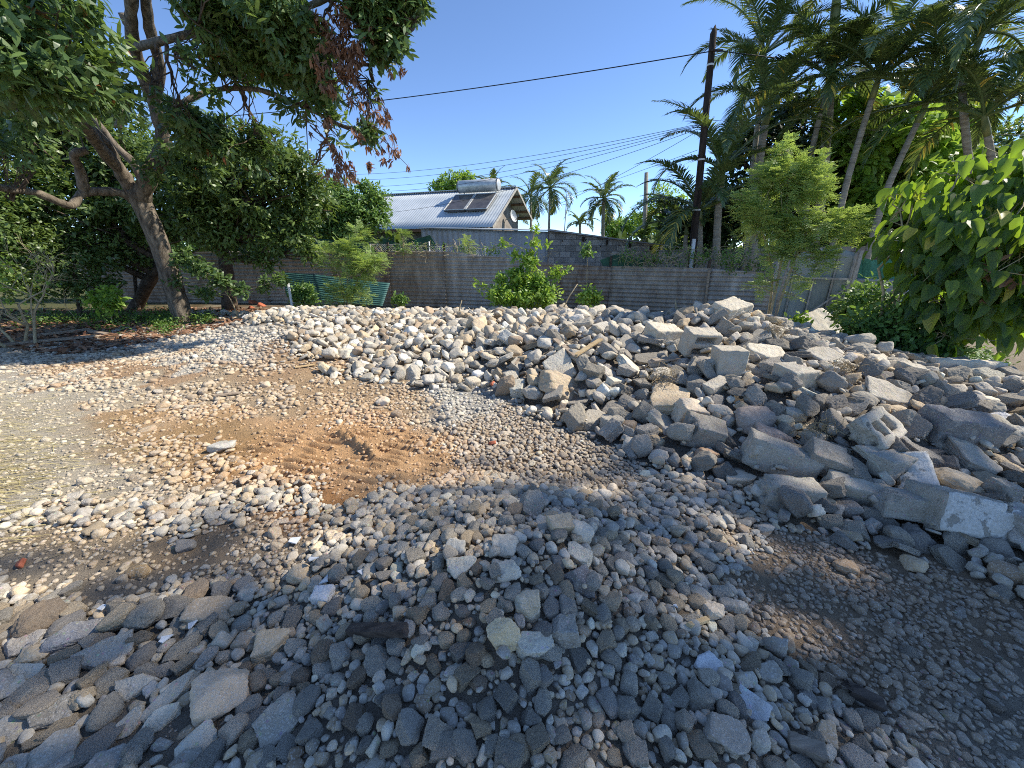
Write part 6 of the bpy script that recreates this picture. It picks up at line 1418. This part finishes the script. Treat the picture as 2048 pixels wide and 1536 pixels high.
# ------------------------------------------------------------------ utility pole, masts and wires
def poles():
    b = at(1383, 560, 11.6); b.z = -.1; t = at(1427, 66, 11.6); T = empty('utility_pole', b, label='dark tarred wooden utility pole with a pointed top rising behind the fence', cat='utility pole')
    m = MB(); path = [b.lerp(t, i / 8) for i in range(9)]; m.tube(path + [t + Vector((0.02, 0, .16))], list(np.linspace(.108, .075, 9)) + [.01], 12); m.build('pole_shaft', M['pole'], T, True)
    for f in (.905, .6, .42, .17):
        c = b.lerp(t, f); s = MB(); s.tube([c - Vector((0, 0, .02)), c + Vector((0, 0, .02))], .113 - .035 * f + .004, 12); s.build('steel_band', M['pvc'], T)
    h = MB(); c = at(1425, 103, 11.5); h.bar(c + Vector((-.1, -.05, 0)), c + Vector((.22, -.05, 0)), .04); h.build('wire_hook', M['pole'], T)
    p = at(1385, 536, 11.1); q = at(1388, 478, 11.3); s = MB(); s.bar((p.x, p.y, -.1), q, .08, .06); tag(s.build('angle_iron_stake', M['pvc']), 'bright galvanised stake standing before the foot of the utility pole', 'stake')
    def wire(a, z, sag, r, label, n=24, group='overhead wires'):
        A, B = at(*a), at(*z); mb = MB(); r *= .72; mb.tube([A.lerp(B, i / n) - Vector((0, 0, sag * 4 * (i / n) * (1 - i / n))) for i in range(n + 1)], r, 5); tag(mb.build('overhead_wire', M['wire'], None, True), label, 'wire', group)
    wire((1425, 102, 11.55), (350, 240, 17), .18, .018, 'thick black wire running from the pole top down to the left over the roof')
    wire((1425, 100, 11.55), (2200, 165, 13), .1, .016, 'black wire running right from the pole top into the palms')
    for a, z, s, l in (((1398, 248, 11.6), (560, 345, 24), .5, 'topmost of the thin wires leaving the pole to the left'), ((1398, 250, 11.6), (560, 352, 24), .62, 'second from the top of the thin wires leaving the pole'),
                       ((1398, 252, 11.6), (640, 372, 22), .5, 'third from the top of the thin wires leaving the pole'), ((1397, 254, 11.6), (640, 378, 22), .62, 'fourth from the top of the thin wires, close under the third'),
                       ((1396, 258, 11.6), (780, 425, 19), .3, 'thin wire dropping to the house roof under the solar tank'), ((1396, 262, 11.6), (1030, 440, 18), .2, 'short thin wire dropping to the gable of the house'),
                       ((1395, 300, 11.6), (1100, 402, 24), .05, 'lowest thin wire passing the coconut palm')):
        wire(a, z, s, .0085, l)
    wire((1420, 240, 11.6), (2200, 270, 14), .1, .008, 'thin wire crossing the palms to the right of the pole')
    m = MB(); a, c = at(1126, 470, 22), at(1134, 388, 22); a.z = 0; m.tube([a, c], .03, 6); m.bar(c + Vector((-.3, 0, -.2)), c + Vector((.25, 0, -.15)), .02); m.bar(c + Vector((-.2, 0, -.5)), c + Vector((.2, 0, -.45)), .02); tag(m.build('antenna_mast', M['pvc'], None), 'thin pale antenna mast beyond the block outbuilding', 'antenna')
    m = MB(); a, c = at(1296, 470, 20), at(1293, 345, 20); a.z = 0; m.tube([a, a.lerp(c, .5), c], [.13, .11, .09], 10); tag(m.build('dead_palm', M['palm_trunk'], None, True), 'bare topless palm trunk standing left of the utility pole', 'trunk')
    m = MB(); a = at(582, 600, 9.9); c = at(576, 566, 9.9); a.z = 0; m.tube([a, c], .032, 10); tag(m.build('white_stake', M['white'], None, True), 'short white pipe standing left of the small round bush', 'stake')
poles()
# ------------------------------------------------------------------ boards, sticks, shards
def plank(p, q, w, t, mat, label, cat='board', name='board', jag=True):
    A, B = Vector(p), Vector(q); n = 8; V = []; d = (B - A).normalized(); r = d.cross(Vector((0, 0, 1))).normalized(); u = r.cross(d); rg = np.random.default_rng(int(abs(p[0] * 1000)) % 9999)
    for i in range(n + 1):
        c = A.lerp(B, i / n); j = 1 + rg.normal() * .05
        if i in (0, n) and jag: V += [c - r * w / 2 + d * rg.normal() * w * .3 - u * t / 2, c + r * w / 2 + d * rg.normal() * w * .3 - u * t / 2, c + r * w / 2 * j + d * rg.normal() * w * .3 + u * t / 2, c - r * w / 2 * j + u * t / 2]
        else: V += [c - r * w / 2 - u * t / 2, c + r * w / 2 - u * t / 2, c + r * w / 2 * j + u * t / 2, c - r * w / 2 * j + u * t / 2]
    F = [(0, 3, 2, 1), tuple(n * 4 + k for k in (0, 1, 2, 3))] + [(i * 4 + k, i * 4 + (k + 1) % 4, i * 4 + 4 + (k + 1) % 4, i * 4 + 4 + k) for i in range(n) for k in range(4)]
    me = bpy.data.meshes.new(name); me.from_pydata([tuple(v) for v in V], [], F); o = link(name, me, None, [M[mat]])
    bv = o.modifiers.new('b', 'BEVEL'); bv.width = min(w, t) * .12; bv.segments = 2; tag(o, label, cat)
def top_at(px, py, lift=.02):
    """a point on top of the stones under a photo pixel"""
    d = ray(px, py); t = .6
    while t < 30:
        p = d * t; z = CAM_Z + p.z; ix = int((p.x - HX0) / HS); iy = int((p.y - HY0) / HS)
        hh = HM[iy, ix] if 0 <= ix < HM.shape[1] and 0 <= iy < HM.shape[0] else hz(p.x, p.y)
        if z <= hh + lift: return Vector((p.x, p.y, hh + lift))
        t += .004 + .002 * t
    return p
def boards():
    P = lambda a, b, w, t, m, lab, l=.015, **k: plank(top_at(*a, l), top_at(*b, l), w, t, m, lab, **k)
    P((700, 1266), (812, 1262), .045, .035, 'darkwood', 'short dark squared timber lying on the shaded front stones')
    P((1690, 1372), (1765, 1412), .05, .03, 'darkwood', 'dark old timber half sunk beside the bottom dirt lane')
    P((1578, 1482), (1650, 1512), .05, .03, 'wood', 'brown board fragment at the bottom rim of the heap')
    P((1376, 1252), (1414, 1240), .022, .018, 'newwood', 'small pale wood splinter near the dappled tan stone')
    P((1150, 712), (1200, 686), .07, .02, 'newwood', 'pale plank slanting up the slope above the propped flagstone')
    P((1108, 680), (1150, 712), .07, .02, 'wood', 'grey plank pointing down at the pale plank on the slope')
    P((1305, 728), (1356, 716), .1, .02, 'wood', 'grey board wedged left of the hollow block', .03)
    P((430, 792), (480, 786), .05, .02, 'wood', 'thin weathered stick of wood lying flat on the middle gravel')
    P((590, 735), (630, 730), .05, .015, 'newwood', 'tan strip of wood at the foot of the far slope')
    P((830, 700), (848, 668), .025, .015, 'newwood', 'thin pale stick poking up the sunlit slope')
    P((1040, 716), (1030, 730), .03, .02, 'wood', 'short stick end under the propped flagstone')
    for i, (a, b, w, lab) in enumerate((((-40, 698), (190, 678), .16, 'long weathered board lying at the leafy left edge of the yard'), ((60, 676), (180, 664), .12, 'shorter weathered board lying behind the long board'), ((215, 672), (182, 668), .1, 'broken board end beside the long board'))):
        A, B = hit(*a), hit(*b); plank(A + Vector((0, 0, .04)), B + Vector((0, 0, .06)), w, .04, 'wood', lab)
    rg = np.random.default_rng(5)
    for i, (a, b, c, lab) in enumerate((((1120, 612), (1140, 590), (1155, 568), 'bare stick poking up from the ridge right of the pointed shrub'), ((915, 625), (920, 612), (924, 600), 'thin stub of stick on the ridge left of the pointed shrub'), ((1355, 622), (1352, 610), (1350, 598), 'short rod end standing at the ridge below the batten'),
                                      ((1545, 690), (1556, 600), (1580, 520), 'leaning dry pole tied beside the tall feathery sapling'))):
        Y = {0: 7.2, 1: 7.9, 2: 6, 3: 5.8}[i]; p0 = at(*a, Y); p0.z = min(p0.z, hz(p0.x, p0.y) + .1) - .1; m = MB(); r = .02 if i == 3 else .012; m.tube([p0, at(*b, Y), at(*c, Y)], [r, r * .9, r * .6], 7); tag(m.build('dry_stick', M['wood'] if i == 3 else M['twig'], None, True), lab, 'stick')
    # angled bars at the sapling
    # white ceramic and plaster shards
    for i, (px, py, s, lab) in enumerate(((205, 1216, 30, 'pointed white tile shard behind the slab heap'), (385, 1250, 46, 'long white tile strip above the long narrow slab'), (335, 1278, 34, 'white ceramic shard right of the jagged slab'), (650, 1160, 42, 'curved white ceramic shard on the front stones'), (722, 1146, 28, 'square white tile bit on the front stones'),
                                        (628, 1118, 32, 'glossy pale tile shard near the dirt edge'), (1676, 1277, 18, 'tiny bright white tile bit alone on the dark dirt'), (1351, 1214, 18, 'tiny white chip above the wood splinter'), (590, 1085, 40, 'pale flat tile piece between brown stones'), (392, 1070, 12, 'tiny white chip on the left dirt'), (1675, 990, 26, 'white plastic bit beside the patchy chunk'),
                                        (660, 860, 10, 'tiny white chip on the brown soil'), (955, 776, 14, 'pale shard on the track strip'))):
        p = top_at(px, py, .012); dep = float(project(p.x, p.y, p.z)[2]); r = s * .4 * dep / FPX; n = 5; m = bmesh.new(); an = np.sort(rg.uniform(0, 6.28, n)); vs = [m.verts.new((math.cos(a) * r * (1 if k % 2 else .75), math.sin(a) * r * .7, 0)) for k, a in enumerate(an)]
        f = m.faces.new(vs); e = bmesh.ops.extrude_face_region(m, geom=[f]); [setattr(v, 'co', v.co + Vector((0, 0, .006))) for v in e['geom'] if isinstance(v, bmesh.types.BMVert)]; bmesh.ops.recalc_face_normals(m, faces=m.faces[:])
        me = bpy.data.meshes.new('tile_shard'); m.to_mesh(me); m.free(); o = link('tile_shard', me, None, [M['tile']]); o.location = p; o.rotation_euler = (rg.normal() * .25, rg.normal() * .25, rg.random() * 6); tag(o, lab, 'tile shard')
    for i, (px, py, s, lab) in enumerate(((510, 606, 22, 'terracotta shard topping the left end of the ridge'), (524, 612, 18, 'second terracotta shard right beside the topping one'), (503, 616, 16, 'terracotta bit just below the topping shard'), (984, 886, 16, 'upright terracotta bit on the sunlit gravel'), (985, 782, 14, 'terracotta bit beside the pale track strip'), (42, 1128, 22, 'reddish brick bit on the left dirt'))):
        p = top_at(px, py, .01); dep = float(project(p.x, p.y, p.z)[2]); r = s / 2 * dep / FPX; V, F = make_rock(3, 'slab', 900 + i); me = np_mesh('brick_shard', V * (r, r * .8, r * .4) @ rotm(i, .5, .3).T, F, True); o = link('brick_shard', me, None, [M['terracotta']]); o.location = p; tag(o, lab, 'brick shard')
boards()
# ------------------------------------------------------------------ bare twiggy bush, litter, weeds, straw, dry roots
def bare_bush():
    rg = np.random.default_rng(8); b = hit(35, 690); T = empty('bare_bush', b, label='bare twiggy bush with pale stems at the left edge of the yard', cat='bush'); m = MB()
    def grow(p, d, L, r, lv):
        q = [p]; dd = Vector(d)
        for i in range(4): dd = (dd + Vector(rg.normal(size=3) * .16)).normalized(); q.append(q[-1] + dd * L / 4)
        m.tube(q, list(np.linspace(r, r * .6, 5)), 6 if lv < 2 else 4, False)
        if lv < 4:
            for _ in range(3 if lv < 3 else 3): grow(q[rg.integers(2, 5)], (dd + Vector(rg.normal(size=3) * .65)).normalized(), L * (.6 + .25 * rg.random()), r * .55, lv + 1)
    for i in range(7): grow(b + Vector((rg.normal() * .15, rg.normal() * .1, -.03)), Vector((rg.normal() * .45, rg.normal() * .25, 1)).normalized(), .85, .026, 0)
    m.build('stems', M['twig'], T, True)
    c = b + Vector((.1, 0, 1.2)); crown('foliage', [(c.x, c.y, c.z, .8), (c.x - .7, c.y, c.z + .3, .7)], 130, 4, .09, .04, 'oval', M['bright'], T, 4, .1)
bare_bush()
def scatter_leaves():
    rg = np.random.default_rng(12)
    # reddish litter under the mango
    n = 6500; px = rg.uniform(-150, 620, n); py = 618 + rg.random(n) ** 1.2 * np.clip(88 - np.abs(px - 120) * .12, 15, 100); P = []
    for a, b in zip(px, py):
        v = on_plane(a, b, .05)
        if 6.0 < v.y < 12.8: P.append((v.x, v.y))
    P = np.array(P); z = H(P[:, 0], P[:, 1]) + .012 + rg.random(len(P)) * .03; P3 = np.column_stack([P, z]); k = len(P3)
    D = unit(rg.normal(size=(k, 3)) * [1, 1, .25]); Nn = unit(rg.normal(size=(k, 3)) * .35 + [0, 0, 1]); foliage('leaf_litter', P3, D, Nn, np.full(k, .13), np.full(k, .05), 'long', rg.random(k), M['litter'], None, label='dry reddish brown leaves carpeting the ground under the mango', kind='stuff')
    # low weeds
    W = []
    for a, b, rx, ry, c in ((210, 640, 90, 16, 300), (320, 640, 40, 12, 260), (400, 640, 40, 10, 160), (90, 640, 80, 14, 160), (330, 655, 30, 10, 120), (700, 600, 60, 4, 60), (1950, 720, 60, 16, 200)):
        for _ in range(c):
            x, y = a + rg.normal() * rx * .5, b + rg.normal() * ry * .6; v = on_plane(x, max(y, 612), .05); W.append((v.x, v.y, hz(v.x, v.y) + .03 + .12 * rg.random()))
    W = np.array(W); A = rosettes(W, np.tile([0, 0, 1.0], (len(W), 1)), 6, .07, .03, rg, 1.0, .2, .05); foliage('low_weeds', *A, 'oval', rg.random(len(A[0])) * .9, M['weed'], None, label='low green weeds creeping in the shade under the mango', kind='stuff')
    # straw on the left ground
    n = 700; L = []; 
    for _ in range(n):
        x = -60 + abs(rg.normal()) * 110; y = 905 + 75 * rg.normal() + x * -.12; v = on_plane(x, y, 0)
        if v.y > 1.2: L.append((v.x, v.y, hz(v.x, v.y) + .006 + rg.random() * .012))
    P = np.array(L); k = len(P); an = rg.normal(.5, .4, k); D = np.column_stack([np.cos(an), np.sin(an), rg.normal(size=k) * .04]); foliage('straw', P, D, unit(rg.normal(size=(k, 3)) * .2 + [0, 0, 1]), .08 + .26 * rg.random(k) ** 2, np.full(k, .0055), 'long', rg.random(k), M['straw'], None, label='thin golden straw strewn over the pale left ground', kind='stuff')
    # dry creeper over fence and roots in the rubble
    m = MB()
    for (x0, x1, y0, sp, Y, c) in ((740, 1010, 498, 6, 12.1, 120), (1240, 1460, 518, 12, 10.9, 200), (1000, 1100, 510, 5, 11.7, 40), (1460, 1530, 525, 12, 10.3, 60)):
        for _ in range(c):
            a = at(rg.uniform(x0, x1), y0 + rg.normal() * sp, Y + rg.normal() * .15); pts = [a]; d = Vector((rg.normal(), rg.normal() * .3, rg.normal() * .5)).normalized()
            for _ in range(5): d = (d + Vector((rg.normal() * .4, rg.normal() * .2, rg.normal() * .4 - .1))).normalized(); pts.append(pts[-1] + d * .07)
            m.tube(pts, .005, 3, False)
    tag(m.build('dry_creeper', M['twig'], None), 'tangled dry creeper stems hanging over the fence top', kind='stuff')
    C = []
    for (x0, x1, y0, sp, Y, c) in ((1240, 1460, 516, 10, 10.8, 160), (1440, 1540, 525, 12, 10.2, 120), (960, 1000, 500, 5, 12, 25), (760, 960, 497, 5, 12.2, 40)):
        for _ in range(c): C.append(tuple(at(rg.uniform(x0, x1), y0 + rg.normal() * sp, Y + rg.normal() * .15)))
    C = np.array(C); A = rosettes(C, unit(rg.normal(size=C.shape)), 5, .07, .035, rg, 1.0, .3, .05); foliage('creeper_leaves', *A, 'oval', rg.random(len(A[0])) * .9, M['weed'], None, label='sparse creeper leaves over the fence top before the block walls', kind='stuff')
    for k, (cx, cy, s, lab) in enumerate(((1330, 760, 34, 'tangle of dry roots over the rough tan chunk'), (1640, 862, 30, 'tangle of dry grass roots beside the grey angular lump'), (1690, 742, 26, 'dry grass tuft caught below the tan top stone'), (1550, 665, 20, 'dry root ball at the foot of the tall feathery sapling'))):
        m = MB(); c = top_at(cx, cy, .02); r = s * float(project(c.x, c.y, c.z)[2]) / FPX
        for _ in range(70):
            p = c + Vector((rg.normal() * r * .5, rg.normal() * r * .4, abs(rg.normal()) * r * .25)); d = Vector(rg.normal(size=3)).normalized(); pts = [p]
            for _ in range(6): d = (d + Vector(rg.normal(size=3) * .4) - Vector((0, 0, .12))).normalized(); pts.append(pts[-1] + d * r * .16)
            m.tube(pts, .0022, 3, False)
        tag(m.build('dry_roots', M['straw2'], None), lab, 'roots')
M['straw2'] = plain('dry_root_material', lin(130, 110, 80), lin(170, 150, 112), 20, .9)
scatter_leaves()
